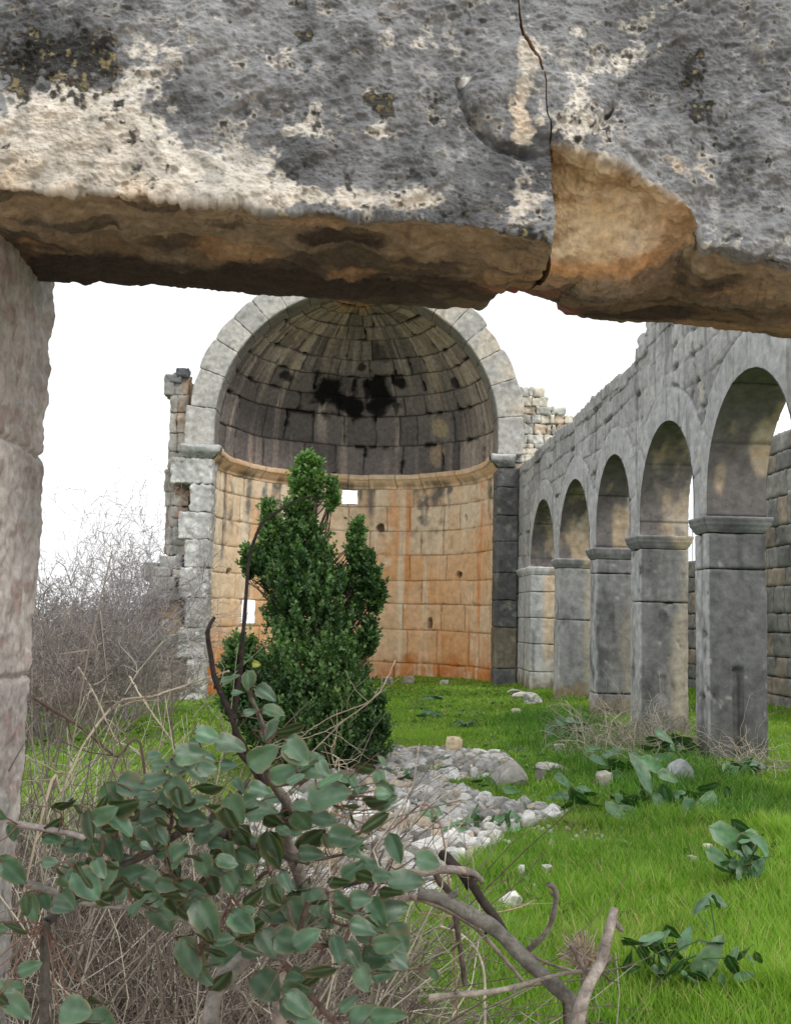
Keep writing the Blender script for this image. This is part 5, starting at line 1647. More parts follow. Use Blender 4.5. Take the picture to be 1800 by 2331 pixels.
leafy = thing('leafy_shrub', 'shrub with round blue-green leathery leaves in the near foreground', 'shrub', (-.2, 1.75, 0))
LB_PTS = []
def leafy_branches():
    a = Acc(); rs = np.random.default_rng(501)
    bark = (.095, .082, .072); red = (.15, .10, .085); grey = (.27, .25, .225); dark = (.030, .022, .020)
    L = [  # points, depth, r0, r1, colour
        (A_([(60, 1640), (90, 1610), (220, 1490), (400, 1400), (500, 1290), (640, 1230), (780, 1160), (880, 1090), (960, 1050), (1060, 1010), (1180, 940), (1260, 850), (1330, 740)], SA, 80, 1500), (1.50, 1.6), .0085, .004, bark),
        (A_([(960, 1050), (1160, 1080), (1300, 1140), (1420, 1180), (1690, 1260)], SA, 80, 1500) + A_([(200, 860), (300, 860), (450, 830)], SB, 600, 1600), (1.6, 1.62), .009, .0022, bark),
        (A_([(330, 1060), (250, 1050), (150, 850), (110, 650), (130, 550), (60, 450), (20, 390)], SB, 600, 1600) + [(609, 1691), (587, 1629), (558, 1566)], (1.85, 1.55), .0135, .0028, (.17, .145, .125)),
        ([(470, 2400), (495, 2254), (576, 2162), (650, 2107), (704, 2036)], (1.75, 1.85), .016, .012, grey),
        ([(850, 2420), (700, 2260), (640, 2180), (600, 2130), (660, 2080), (700, 2030)], (1.7, 1.8), .006, .004, red),
        ([(600, 1790), (570, 1740), (540, 1700), (530, 1641), (537, 1609), (550, 1513), (556, 1417), (562, 1304), (575, 1240), (598, 1189), (639, 1160), (684, 1138), (716, 1128)], (1.95, 2.1), .0062, .0018, dark),
        ([(610, 1790), (570, 1725), (543, 1673), (521, 1615), (492, 1551), (482, 1500), (474, 1449), (478, 1425), (489, 1404)], (1.9, 1.95), .0070, .0038, dark),
        ([(40, 1880), (120, 1893), (180, 1905), (260, 1935)], (1.7, 1.65), .006, .004, (.3, .26, .24)),
        ([(60, 2010), (140, 2040), (230, 2060), (340, 2070)], (1.75, 1.8), .007, .004, grey),
        (A_([(240, 1100), (190, 1290), (290, 1330), (440, 1340), (530, 1500)], SB, 600, 1600), (1.6, 1.7), .004, .003, red),
        (A_([(400, 1440), (470, 1250), (540, 1120), (620, 1020), (700, 900)], SB, 600, 1600), (1.6, 1.65), .0032, .002, red),
        (A_([(430, 1000), (560, 960), (600, 950)], SB, 600, 1600), (1.85, 1.85), .008, .006, bark),
        (A_([(240, 1290), (350, 1300), (420, 1180), (410, 1000)], SA, 80, 1500), (1.5, 1.5), .004, .0025, red),
        (A_([(960, 1050), (960, 880), (900, 780), (960, 640), (1040, 560)], SA, 80, 1500), (1.55, 1.5), .005, .002, (.25, .15, .12)),
        (A_([(1130, 1140), (1060, 1400), (900, 1370), (820, 1340), (520, 1360)], SA, 80, 1500), (1.6, 1.6), .003, .002, red),
        (A_([(1420, 1180), (1460, 1340), (1540, 1480), (1600, 1660), (1640, 1750)], SA, 80, 1500), (1.6, 1.6), .003, .002, red),
        (A_([(1300, 1140), (1240, 1300), (1200, 1500), (1120, 1700), (1010, 1850)], SA, 80, 1500), (1.6, 1.58), .003, .002, red),
        (A_([(780, 1160), (840, 1000), (820, 800), (800, 680)], SA, 80, 1500), (1.58, 1.5), .0035, .0018, red),
        (A_([(500, 1290), (480, 1120), (600, 950), (740, 900)], SA, 80, 1500), (1.55, 1.5), .0035, .0018, red),
        (A_([(60, 450), (180, 440), (290, 390)], SB, 600, 1600), (1.55, 1.5), .003, .0018, red),
        (A_([(110, 650), (230, 600), (350, 540)], SB, 600, 1600), (1.7, 1.6), .003, .0018, red),
        (A_([(250, 1050), (300, 1150), (420, 1220), (600, 1250)], SB, 600, 1600), (1.75, 1.6), .004, .0018, red),
    ]
    for k, (pts, (d0, d1), r0, r1, c) in enumerate(L):
        S = px_curve(pts, np.linspace(d0, d1, len(pts)), 56)
        if k in (3, 4, 0): # run down to the ground outside the view
            g = S[0].copy(); g[2] = float(ground_z(g[0], g[1] + .3)); g[1] += .3; S = np.vstack([g, (g + S[0]) / 2 + np.array([0, -.05, 0]), S])
        n = len(S)
        S = S + .0025 * np.stack([noise(S, 18, 3 + k), noise(S, 18, 33 + k), noise(S, 18, 63 + k)], -1)
        kn = 1 + .22 * sstep(.4, .8, noise(S, 30, 5 + k))
        tube(a, S, np.linspace(r0, r1, n) * kn, 9 if r0 > .005 else 6, c, .18, k)
        LB_PTS.append(S)
        # knots and short snags
        for j in range(4 if r0 > .005 else 1):
            i = rs.integers(6, n - 4); q, _ = wander(S[i], _n(rs.normal(0, 1, 3)), rs.uniform(.012, .04), 3, .2, rs)
            tube(a, q, np.linspace(r1 * .8, r1 * .4, 4), 5, c)
    a.build('branches', M_BARK, leafy)
leafy_branches()
LBP = np.concatenate(LB_PTS)

def leaf_shape(L, Wd, nu=9, nv=7, fold=.18, curl=.15, wav=.06, rs=None, heart=0.0, tipw=.5):
    """leaf blade in local frame: x along, y across, z normal. Returns verts (nu*nv,3), quads"""
    t = np.linspace(0, 1, nu); s = np.linspace(-1, 1, nv)
    T, S = np.meshgrid(t, s, indexing='ij')
    w = np.sin(pi * np.clip(T, 0, 1) ** tipw) ** .62
    w = w * (1 + .05 * np.sin(T * 23 + rs.uniform(0, 6)))
    x = T * L - heart * L * np.abs(S) * (1 - T) ** 3 
    y = S * w * Wd / 2
    z = fold * np.abs(S) * w * Wd / 2 - curl * L * (T ** 2) + wav * L * np.sin(T * 7 + S * 2 + rs.uniform(0, 6)) * np.abs(S)
    V = np.stack([x, y, z], -1)
    idx = np.arange(nu * nv).reshape(nu, nv)
    q = np.stack([idx[:-1, :-1], idx[1:, :-1], idx[1:, 1:], idx[:-1, 1:]], -1).reshape(-1, 4)
    return V.reshape(-1, 3), q, T.ravel(), S.ravel()

def place_leaf(acc, u, v, lenpx, angdeg, depth, dark, rs, c_light, c_dark, rib, wr=.78, stemto=None, **kw):
    ang = radians(angdeg)
    L = lenpx * depth / F
    V, q, T, S = leaf_shape(L, L * wr * rs.uniform(.85, 1.1), rs=rs, **kw)
    V = V - np.array([L / 2, 0, 0])
    # frame: camera right (r), camera up (m), towards camera (f)
    r, m, f = M_W2C[0], M_W2C[1], M_W2C[2]
    ax = r * cos(ang) - m * sin(ang)          # photo rows grow downward
    tiltf = rs.uniform(-.35, .35)
    ax = _n(ax + f * tiltf)
    nrm = f * rs.uniform(.55, 1.0) + np.array([0, 0, 1.0]) * rs.uniform(.3, .9) + rs.normal(0, .25, 3)
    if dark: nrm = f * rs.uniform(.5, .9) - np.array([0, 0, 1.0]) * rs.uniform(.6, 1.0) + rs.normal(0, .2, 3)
    nrm = _n(nrm - ax * (nrm @ ax)); sd = np.cross(nrm, ax)
    c = at_d(np.array(float(u)), np.array(float(v)), np.array(depth))
    P = c + V[:, :1] * ax + V[:, 1:2] * sd + V[:, 2:] * nrm
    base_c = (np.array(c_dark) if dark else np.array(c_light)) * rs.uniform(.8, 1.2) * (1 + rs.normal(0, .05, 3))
    C = mixc(np.broadcast_to(base_c, P.shape), np.array(rib), np.exp(-(S / .10) ** 2) * .6)
    C = C * (1 + .25 * noise(P, 40, 9))[:, None]
    C = mixc(C, np.array([.22, .14, .06]), sstep(.7, .95, noise(P, 55, 7) ) * .35)
    C = mixc(C, np.array([.30, .20, .12]), sstep(.9, 1.0, np.maximum(np.abs(S), T)) * .35)
    acc.add(P, q=q, c=C)
    return P[3 * 1 - 0] if False else c - ax * L / 2

def leafy_leaves():
    rs = np.random.default_rng(511)
    a = Acc(); tw = Acc()
    LA = [(1320,135,130,80),(1210,125,130,-20),(1430,215,170,30),(1250,215,90,0),(1480,330,150,15),(1330,330,90,-10),(1465,440,150,-60),(1580,440,170,-10,1),(1620,580,200,45),(1410,600,220,-30),(1540,710,180,-20),
      (1060,480,170,20),(1210,540,190,15),(960,590,180,0),(1070,610,120,20),(740,610,110,-10),(770,660,120,0),(890,650,120,30),(1060,680,130,0),(1200,660,120,0),(480,850,190,60),(620,790,250,10),(750,750,160,-10),
      (900,910,160,70),(1080,790,190,-5,1),(1260,790,130,50),(1390,820,170,20),(680,970,190,-15),(550,930,160,30),(980,990,200,10),(1240,930,180,60),(1100,910,120,0,1),(1400,950,180,-10),(530,1030,180,45),(640,1120,190,30),
      (780,1100,150,60),(270,1160,230,0),(110,1130,140,15),(510,1180,180,70),(90,1260,120,0),(320,1400,220,50),(160,1320,110,40,1),(300,1310,120,30),(1280,1100,200,60,1),(960,1210,210,10,1),(1130,1140,150,0),(1200,1190,110,70),
      (1100,1290,190,30),(1230,1270,130,50,1),(1480,1180,230,70,1),(1400,1340,130,-40,1),(810,1400,170,-10),(980,1430,200,20),(640,1460,160,50,1),(1250,1420,180,-60),(1310,1370,150,60),(1480,1460,230,70),(780,1590,250,55),
      (1060,1620,260,60),(1240,1640,180,80),(1330,1660,230,-30,1),(950,1850,260,70),(1110,1820,220,30,1),(1200,1830,230,10),(1610,1570,200,60),(1570,1770,230,15),(1450,2010,180,80),(1640,930,150,70),(840,790,130,80,1),(1000,520,120,0),
      (700,860,150,0),(590,1040,140,-40),(880,1000,120,40,1),(1150,1010,140,20),(1330,930,120,0,1),(60,1500,120,60),(1480,1580,160,20),(1550,1380,170,60),(940,1580,150,40,1)]
    LBx = [(190,260,200,40),(50,40,130,0),(40,140,180,-60),(140,150,150,-10,1),(290,380,200,15),(360,520,210,-15),(220,580,150,10),(330,640,200,10),(150,640,120,30,1),(260,740,200,-40,1),(60,790,200,70,1),(440,740,160,10),(500,800,130,0,1),
      (720,800,190,70),(580,890,130,0),(650,950,140,0),(900,870,190,15),(780,990,210,0),(700,1040,150,10,1),(70,1050,200,60),(200,1150,230,70),(410,1075,110,60),(345,1195,110,50),(700,1140,240,-10),(450,1130,150,40),(290,1240,130,0,1),
      (140,1310,210,10),(600,1250,260,5),(740,1290,160,60),(490,1380,130,60),(640,1370,200,-20),(740,1410,150,40),(310,1460,200,-10,1),(935,1490,90,60),(20,1560,180,50),(180,1580,170,0),(30,600,140,60),(350,760,110,60),(520,1150,120,0,1)]
    ent = [(80 + x[0] * SA, 1500 + x[1] * SA, x[2] * SA, x[3], len(x) > 4) for x in LA] + [(600 + x[0] * SB, 1600 + x[1] * SB, x[2] * SB, x[3], len(x) > 4) for x in LBx]
    # leaves that carry on into the margin below and left of the view
    for k in range(16): ent.append((rs.uniform(-40, 80), rs.uniform(1850, 2330), rs.uniform(55, 90), rs.uniform(-40, 80), rs.random() < .3))
    for k in range(10): ent.append((rs.uniform(100, 900), rs.uniform(2270, 2340), rs.uniform(60, 90), rs.uniform(-40, 80), rs.random() < .3))
    for k in range(120): ent.append((rs.uniform(400, 900), rs.uniform(1720, 2240), rs.uniform(35, 75), rs.uniform(-50, 80), rs.random() < .45))
    for k in range(80): ent.append((rs.uniform(110, 420), rs.uniform(1800, 2080), rs.uniform(35, 70), rs.uniform(-50, 80), rs.random() < .45))
    pu, pv = proj(LBP)
    for (u, v, l, an, dk) in ent:
        # nearest stem gives the depth
        i = int(np.argmin((pu - u) ** 2 + (pv - v) ** 2)); q = LBP[i]
        dep = -((q - EYE) @ M_W2C.T)[2] + rs.uniform(-.14, .06)
        dep = min(dep, 1.8)
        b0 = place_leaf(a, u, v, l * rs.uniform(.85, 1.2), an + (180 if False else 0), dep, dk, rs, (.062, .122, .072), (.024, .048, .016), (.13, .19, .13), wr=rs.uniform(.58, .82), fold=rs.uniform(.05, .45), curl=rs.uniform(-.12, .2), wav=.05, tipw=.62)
        mid = (b0 + q) / 2 + rs.normal(0, .006, 3)
        if np.linalg.norm(b0 - q) < .16: tube(tw, spline([q, mid, b0, b0 * .8 + .2 * at_d(np.array(float(u)), np.array(float(v)), np.array(dep))], 9), np.linspace(.0013, .0008, 9), 5, (.17, .095, .07))
    # one yellowing leaf
    place_leaf(a, 584, 1512, 22, 10, 1.9, False, rs, (.20, .24, .03), (.1, .1, .02), (.35, .35, .05))
    a.build('foliage', M_LEAF, leafy)
    tw.build('petioles', M_TWIG, leafy)
leafy_leaves()

def limb(label, paths, name='dead_limb', group='dead limbs lying across the lower middle'):
    a = Acc(); foot = None; rs = np.random.default_rng(len(label))
    for k, (pts, d, r0, r1, c) in enumerate(paths):
        S = px_curve(pts, np.linspace(d[0], d[1], len(pts)), 60)
        if foot is None:
            e = S[-1] if S[-1][2] < S[0][2] else S[0]
            foot = np.array([e[0], e[1] + .05, float(ground_z(e[0], e[1]))])
            S = np.vstack([S, (e + foot) / 2 + np.array([.02, 0, 0]), foot - np.array([0, 0, .05])]) if S[-1][2] < S[0][2] else np.vstack([foot - np.array([0, 0, .05]), (e + foot) / 2, S])
        S = S + .004 * np.stack([noise(S, 12, 3 + k), noise(S, 12, 33 + k), noise(S, 12, 63 + k)], -1)
        kn = 1 + .3 * sstep(.45, .85, noise(S, 14, 5 + k))
        C = np.clip(np.asarray(c)[None] * (1 + .3 * noise(S, 25, 8))[:, None], 0, 1)
        tube(a, S, np.linspace(r0, r1, len(S)) * kn, 10, C, .2, k)
        for j in range(3):
            i = rs.integers(8, 52); q, _ = wander(S[i], _n(rs.normal(0, 1, 3)), rs.uniform(.015, .05), 3, .2, rs)
            tube(a, q, np.linspace(r1 * .7, r1 * .35, 4), 6, np.asarray(c) * .8)
    o = a.build(name, M_BARK, base=foot)
    tag(o, label, 'branch', group)
gr = (.165, .155, .135); dk_ = (.045, .035, .030)
limb('thick grey limb slanting down to the right at the bottom, with a dark broken fork', [
    ([(953, 2032), (1015, 2053), (1077, 2086), (1119, 2111), (1181, 2169), (1223, 2210), (1300, 2275)], (2.15, 2.05), .0150, .0165, gr),
    ([(899, 2048), (957, 2048), (1057, 2098), (1119, 2152), (1190, 2235)], (2.2, 2.2), .006, .004, (.22, .18, .15)),
    ([(1190, 2170), (1212, 2150), (1223, 2140), (1250, 2105), (1262, 2075), (1267, 2040), (1260, 2022), (1248, 2016)], (2.1, 2.0), .0062, .0045, (.22, .19, .17)),
    ([(1040, 2075), (1130, 2120), (1230, 2185), (1310, 2212)], (2.15, 2.1), .0045, .003, (.25, .2, .16)),
    ([(1010, 1944), (1022, 1956), (1036, 1974), (1069, 2003), (1098, 2048), (1127, 2090), (1150, 2130), (1172, 2158)], (2.3, 2.12), .0120, .0095, dk_)])
limb('rough grey-brown limb reaching right from the leafy shrub to a dark tip', [
    ([(640, 2180), (704, 2050), (737, 2036), (774, 2011), (832, 1999), (880, 2003), (924, 1990), (986, 1982), (1040, 1982), (1077, 1986), (1098, 2003)], (1.95, 2.25), .0155, .0055, (.25, .21, .185)),
    ([(986, 1978), (1000, 2010), (1019, 2032), (1036, 2090), (1053, 2181), (1061, 2243)], (2.24, 2.3), .0085, .006, (.13, .105, .09)),
    ([(850, 1920), (848, 1960), (852, 1990), (846, 2020), (830, 2050)], (2.1, 2.1), .007, .006, (.16, .12, .11))])
limb('upright pale broken branch at the bottom right of the limbs', [
    ([(1396, 2070), (1390, 2095), (1380, 2127), (1363, 2188), (1349, 2219), (1333, 2259), (1315, 2320)], (2.0, 1.95), .0085, .0125, (.30, .26, .23)),
    ([(1353, 2208), (1300, 2214), (1256, 2222), (1218, 2232), (1150, 2252), (1040, 2268), (980, 2275)], (2.0, 2.1), .0035, .0065, (.30, .26, .22)),
    ([(1337, 2222), (1318, 2195), (1312, 2181), (1305, 2165), (1298, 2150)], (2.0, 1.95), .0055, .004, (.24, .2, .18)),
    ([(1357, 2215), (1375, 2195), (1392, 2176)], (2.0, 2.0), .004, .003, (.2, .17, .15)),
    ([(1360, 2218), (1378, 2222), (1390, 2238)], (2.0, 2.0), .004, .002, (.12, .09, .08))])
limb('thin hooked pale cane arching over the grass left of the thick limb', [
    ([(1000, 2105), (1040, 2120), (1075, 2150), (1095, 2190), (1103, 2240), (1104, 2290)], (2.4, 2.3), .0028, .0032, (.45, .40, .33)),
    ([(955, 2075), (1010, 2085), (1060, 2088), (1120, 2080), (1180, 2066), (1215, 2050)], (2.3, 2.4), .0018, .0010, (.40, .26, .18))])

# ================================================================== ROCKS
ROCK_N = 0
def rock_mesh(seed, n=14, flat=.7, rough=.10, cuts=9):
    rs = np.random.default_rng(seed)
    V, Q = _boxtopo(n, n, n)
    p = V / (np.linalg.norm(V, axis=1, keepdims=True) ** .55)
    p = p * np.array([1, rs.uniform(.6, .95), flat * rs.uniform(.7, 1.1)])
    for k in range(cuts):
        nn = _n(rs.normal(0, 1, 3) * np.array([1, 1, .8])); dd = rs.uniform(.45, .8) * abs(p @ nn).max()
        ex = np.maximum(p @ nn - dd, 0)
        p = p - ex[:, None] * nn * .92
    nr = p / (np.linalg.norm(p, axis=1, keepdims=True) + 1e-9)
    p = p + nr * (rough * fbm(p + seed * 5.3, 1.6, 4, seed))[:, None]
    p = p / np.abs(p).max() 
    return p * .5, Q

def rock_cols(P, base, seed):
    base = np.asarray(base, float)
    k = fbm(P * 2.2 + seed, 2, 4, 3 + seed); k2 = fbm(P + seed, 9, 4, 4)
    c = base * (1 + .28 * k[:, None])
    c = mixc(c, np.array([.17, .165, .15]), sstep(.15, .8, k2) * .65)
    return np.clip(c, 0, 1)

def put_rock(label, u, v, wpx, hpx, col, seed, name='rock', rotz=0., flat=None, group='loose rocks in the grass', n=24, sink=.14, rough=.08, cuts=9):
    """u,v = bottom centre of the rock in the photo"""
    g = at_ground(np.array(float(u)), np.array(float(v)))
    dep = -((g - EYE) @ M_W2C.T)[2]
    w = wpx * dep / F; h = hpx * dep / F + .015
    ROCK_XY.append((g[0], g[1], w * .55))
    p, Q = rock_mesh(seed, n, rough=rough, cuts=cuts)
    ext = p.max(0) - p.min(0)
    s = np.array([w / ext[0], w * .8 / ext[1], h * (1 + sink) / ext[2]])
    p = p * s
    p = p @ rotm(0, 0, rotz).T
    p[:, 2] -= p[:, 2].min() + h * sink
    a = Acc(); P = p + g + np.array([0, w * .35, 0])
    a.add(P, q=Q, c=rock_cols(P, col, seed))
    o = a.build(name, M_ROCK, base=g)
    tag(o, label, 'rock', group)
    return o
WH = (.62, .60, .56); GY = (.36, .35, .33); CRM = (.62, .53, .38)
put_rock('large grey flat-faced boulder at the right edge of the rubble strip', 1164, 1792, 84, 52, (.32, .30, .275), 611, n=34, rough=.05)
put_rock('round grey boulder half hidden by leaves near the foot of the nearest pier', 1562, 1786, 66, 50, (.38, .39, .39), 612, n=30)
put_rock('small cream-grey rock in the weeds left of the round grey boulder', 1374, 1795, 42, 34, (.42, .38, .33), 613)
put_rock('cream blocky stone sitting on top of the far end of the rubble', 1029, 1712, 38, 31, (.66, .54, .36), 614)
put_rock('flat grey slab lying in the grass right of the large boulder', 1262, 1758, 76, 14, (.42, .40, .36), 615, sink=.3)
put_rock('dark broken stone under the left end of the flat slab', 1228, 1782, 30, 24, (.15, .14, .13), 616)
put_rock('white stone on the grass below the second pier', 1278, 1716, 30, 19, WH, 617)
put_rock('thin pale stone lying on the grass before the arcade', 1180, 1628, 36, 11, (.62, .54, .44), 618, sink=.3)
put_rock('broad white slab at the foot of the pier right of the apse', 1216, 1602, 44, 22, (.70, .68, .65), 619, sink=.3)
put_rock('pale broken stone behind the broad white slab', 1192, 1590, 52, 12, (.60, .56, .5), 620, sink=.3)
put_rock('small flat pale stone by the apse corner', 1172, 1580, 34, 9, (.6, .55, .48), 621, sink=.3)
put_rock('small tan stone at the foot of the third pier', 1346, 1684, 26, 14, (.5, .4, .28), 622)
put_rock('white stone lying in the grass left of the hooked twig', 1168, 2068, 58, 26, WH, 623, sink=.35)
put_rock('small white stone in the grass below the rubble strip, left one of two', 1186, 1990, 26, 14, WH, 624)
put_rock('small white stone in the grass below the rubble strip, right one of two', 1244, 1988, 26, 12, WH, 625)
put_rock('thin upright white chip in the middle of the grass', 1254, 1936, 10, 20, WH, 626)
put_rock('cream stone in the grass near the right edge', 1614, 1942, 28, 14, (.55, .52, .42), 627)
put_rock('half-buried grey stone left of the cream one near the right edge', 1576, 1968, 34, 12, (.45, .45, .43), 628, sink=.3)
put_rock('tiny white stone in the grass above the long pale stone', 1216, 2030, 14, 10, WH, 629)
put_rock('pale stone against the apse wall, left one', 880, 1556, 28, 14, (.58, .52, .46), 630)
put_rock('pale stone against the apse wall, middle one', 932, 1556, 30, 15, (.58, .50, .43), 631)
put_rock('pale stone against the apse wall, right one', 1014, 1560, 22, 10, (.6, .56, .5), 632)
put_rock('white block seen through the gap beside the nearest pier', 1578, 1560, 30, 46, WH, 633)
put_rock('pointed white stone at the right tip of the rubble strip', 1202, 1884, 34, 32, (.66, .65, .62), 634)
put_rock('large pale rounded rock at the left of the rubble under the evergreen', 830, 1905, 96, 46, (.62, .60, .57), 635, n=30, sink=.25)
put_rock('large cream rock beside the pale rounded rock in the rubble', 898, 1900, 70, 40, (.62, .52, .40), 636, n=30, sink=.25)
put_rock('long white rock at the near end of the rubble', 990, 1946, 84, 34, (.66, .65, .62), 637, n=30, sink=.25)
put_rock('flat white slab at the near end of the rubble, below the long white rock', 1046, 1954, 56, 14, (.68, .67, .64), 638, sink=.3)
put_rock('bright white angular rock in the left half of the rubble', 842, 1840, 34, 26, (.72, .71, .69), 639)
put_rock('tan weathered rock under the brambles at the bottom middle', 760, 1995, 120, 50, (.46, .36, .24), 640, n=30, sink=.2)

# rubble strip: the largest three hundred stones one by one, the small stuff as one bed
def rubble():
    rs = np.random.default_rng(651)
    protos = []
    for k in range(14):
        p, Q = rock_mesh(700 + k, 10, flat=.6, rough=.05, cuts=18)
        base = [(.42, .41, .39), (.34, .33, .315), (.60, .59, .57), (.43, .36, .28), (.20, .195, .18), (.52, .50, .46), (.36, .345, .32)][k % 7]
        a = Acc(); a.add(p, q=Q, c=rock_cols(p * 3, base, k)); o = a.build('rubble_stone', M_ROCK, smooth=False)
        tag(o, 'pale angular rubble stone among many like it in the stony strip', 'stone', 'rubble stones in the stony strip')
        protos.append(o)
    # candidates inside the strip
    mn, mx = PATH_POLY.min(0), PATH_POLY.max(0)
    pts = rs.uniform(mn, mx, (60000, 2)); pts = pts[path_mask(pts[:, 0], pts[:, 1]) > .5]
    sizes = rs.gamma(1.8, .020, len(pts)) + .030
    dn = fbm(np.stack([pts[:, 0], pts[:, 1], 0 * pts[:, 0]], -1), 2.1, 3, 77)
    kk = rs.uniform(0, 1, len(pts)) > .95 * sstep(.15, .55, dn); pts, sizes = pts[kk], sizes[kk]
    order = np.argsort(-sizes)[:]
    chosen = []; rad = []
    cellsz = .22; gridd = {}
    for i in order:
        s = min(sizes[i], .21); x, y = pts[i]
        ok = True; cx, cy = int(x // cellsz), int(y // cellsz)
        for gx in range(cx - 1, cx + 2):
            for gy in range(cy - 1, cy + 2):
                for (qx, qy, qs) in gridd.get((gx, gy), ()):
                    if (x - qx) ** 2 + (y - qy) ** 2 < (.33 * (s + qs)) ** 2: ok = False; break
                if not ok: break
            if not ok: break
        if ok: gridd.setdefault((cx, cy), []).append((x, y, s)); chosen.append((x, y, s))
        if len(chosen) > 9000: break
    chosen.sort(key=lambda c: -c[2] / c[1])
    big = chosen[:286 + 14]
    for k, (x, y, s) in enumerate(big):
        src = protos[k % 14]
        o = src if k < 14 else src.copy()
        if k >= 14: COLL.objects.link(o)
        o.location = (x, y, float(ground_z(x, y)) + s * .10)
        o.rotation_euler = (rs.normal(0, .35), rs.normal(0, .35), rs.uniform(0, 6.28))
        tone = ['light grey', 'mid grey', 'white', 'tan', 'dark grey', 'cream-white', 'dull grey'][(k % 14) % 7]
        zx = 'left' if x / y < -.015 else ('middle' if x / y < .06 else 'right')
        zy = 'near' if y < 8.6 else ('middle' if y < 10.2 else 'far')
        zone = {('near', 'left'): 'near left part', ('near', 'middle'): 'near end', ('near', 'right'): 'near right edge', ('middle', 'left'): 'left flank', ('middle', 'middle'): 'heart', ('middle', 'right'): 'right flank',
                ('far', 'left'): 'far left part', ('far', 'middle'): 'far end', ('far', 'right'): 'far right part'}[(zy, zx)]
        o['label'] = '%s angular rubble stone in the %s of the stony strip' % (tone, zone)
        o['category'] = 'stone'; o['group'] = 'rubble stones in the stony strip'
        sc = s * rs.uniform(.9, 1.25); o.scale = (sc * rs.uniform(.9, 1.2), sc, sc * rs.uniform(.8, 1.15))
    a = Acc()
    small = [rock_mesh(740 + k, 3, flat=.6, rough=.10, cuts=5) for k in range(12)]
    cols = np.array([(.42, .41, .39), (.33, .325, .31), (.56, .55, .53), (.42, .36, .29), (.24, .235, .22)])
    rest = chosen[300:]
    # scattered chips outside the strip too
    ex = rs.uniform(mn - .6, mx + .6, (2200, 2))
    rest = rest + [(x, y, rs.uniform(.015, .05)) for x, y in ex]
    for k, (x, y, s) in enumerate(rest):
        p, Q = small[k % 12]
        P = (p * s * np.array([1.2, 1, rs.uniform(.7, 1.1)])) @ rotm(rs.normal(0, .4), rs.normal(0, .4), rs.uniform(0, 6.28)).T + np.array([x, y, float(ground_z(x, y)) + s * .1])
        a.add(P, q=Q, c=cols[rs.integers(5)] * rs.uniform(.8, 1.15))
    o = a.build('small_rubble', M_ROCK, smooth=False)
    tag(o, 'bed of small pale stone chips', kind='stuff')
rubble()

# ================================================================== PLANTS
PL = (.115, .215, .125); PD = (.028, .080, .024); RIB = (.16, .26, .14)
def broad_plant(label, base, leaves, seed, s=SCc, ou=1150, ov=1600, wr=.52, dscale=1.0, cl=PL, cd=PD, name='broadleaf_plant', cat='plant', group='broad-leaved plants in the grass'):
    rs = np.random.default_rng(seed)
    g = at_ground(np.array(float(base[0])), np.array(float(base[1])))
    dep = -((g - EYE) @ M_W2C.T)[2]
    T = thing(name, label, cat, g, group)
    a = Acc(); b = Acc()
    for lf in leaves:
        x, y, l, an = lf[:4]; dk = len(lf) > 4
        u, v = ou + x * s, ov + y * s
        # never below the turf
        d2 = dep + rs.uniform(-.15, .1)
        gp = at_ground(np.array(float(u)), np.array(float(v + 6)))
        dg = -((gp - EYE) @ M_W2C.T)[2]
        d2 = min(d2, dg - .22)
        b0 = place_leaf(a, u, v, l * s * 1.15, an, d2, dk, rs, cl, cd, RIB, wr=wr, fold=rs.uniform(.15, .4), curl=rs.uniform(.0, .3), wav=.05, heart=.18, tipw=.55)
        foot = g + np.array([rs.normal(0, .03), rs.normal(0, .03), 0])
        mid = (foot + b0) / 2 + np.array([0, 0, .25 * abs(b0[0] - foot[0])])
        tube(b, spline([foot, mid, b0], 8), np.linspace(.006, .0035, 8), 5, (.12, .24, .08))
    # the smaller leaves low in the clump
    us = [ou + q[0] * s for q in leaves]; vs = [ov + q[1] * s for q in leaves]; ml = np.mean([q[2] for q in leaves]) * s
    for k in range(int(len(leaves) * 1.6)):
        u = rs.normal(np.mean(us), np.std(us) * .9 + 4); v = rs.uniform(np.mean(vs), max(vs) + ml * .25)
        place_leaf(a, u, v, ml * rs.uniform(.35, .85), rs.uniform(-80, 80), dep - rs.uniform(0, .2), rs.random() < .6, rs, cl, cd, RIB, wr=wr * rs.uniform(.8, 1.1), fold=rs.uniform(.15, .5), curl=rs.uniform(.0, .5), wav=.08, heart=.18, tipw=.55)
    a.build('leaves', M_PLANT, T); b.build('stalks', M_PLANT, T, smooth=True)

broad_plant('dark broad-leaved plant with one big pale leaf at the bottom right', (1500, 2250), [(920,1620,200,15,1),(1000,1580,150,-20),(1140,1570,150,50,1),(1220,1570,140,-60),(1385,1700,260,-55),(835,1720,130,-60,1),(1590,1680,160,-30,1),(1060,1570,110,-50),
    (1060,1680,160,60,1),(1180,1640,150,10,1),(1250,1780,200,50,1),(1120,1800,200,-40,1),(1540,1790,170,60,1),(1400,1620,140,10,1),(960,1740,150,60,1),(1340,1860,170,20,1)], 801)
broad_plant('small two-leaved plant on a single stalk above the dark bottom right plant', (1628, 2155), [(1335,1350,140,-45),(1440,1340,140,25)], 802)
broad_plant('broad-leaved plant with drooping leaves cut by the right edge', (1700, 2020), [(1540,930,260,30),(1620,850,150,30,1),(1470,1070,200,35),(1560,1140,280,45),(1620,1000,170,70,1),(1640,900,120,-20),(1680,1060,200,60),(1720,960,200,40)], 803)
broad_plant('plant with two hanging pale triangular leaves below the round grey boulder', (1575, 1835), [(1245,760,190,70),(1360,690,220,-60),(1380,570,120,-10,1),(1170,620,90,-20),(1110,500,120,20),(1290,620,110,10,1)], 804, wr=.62)
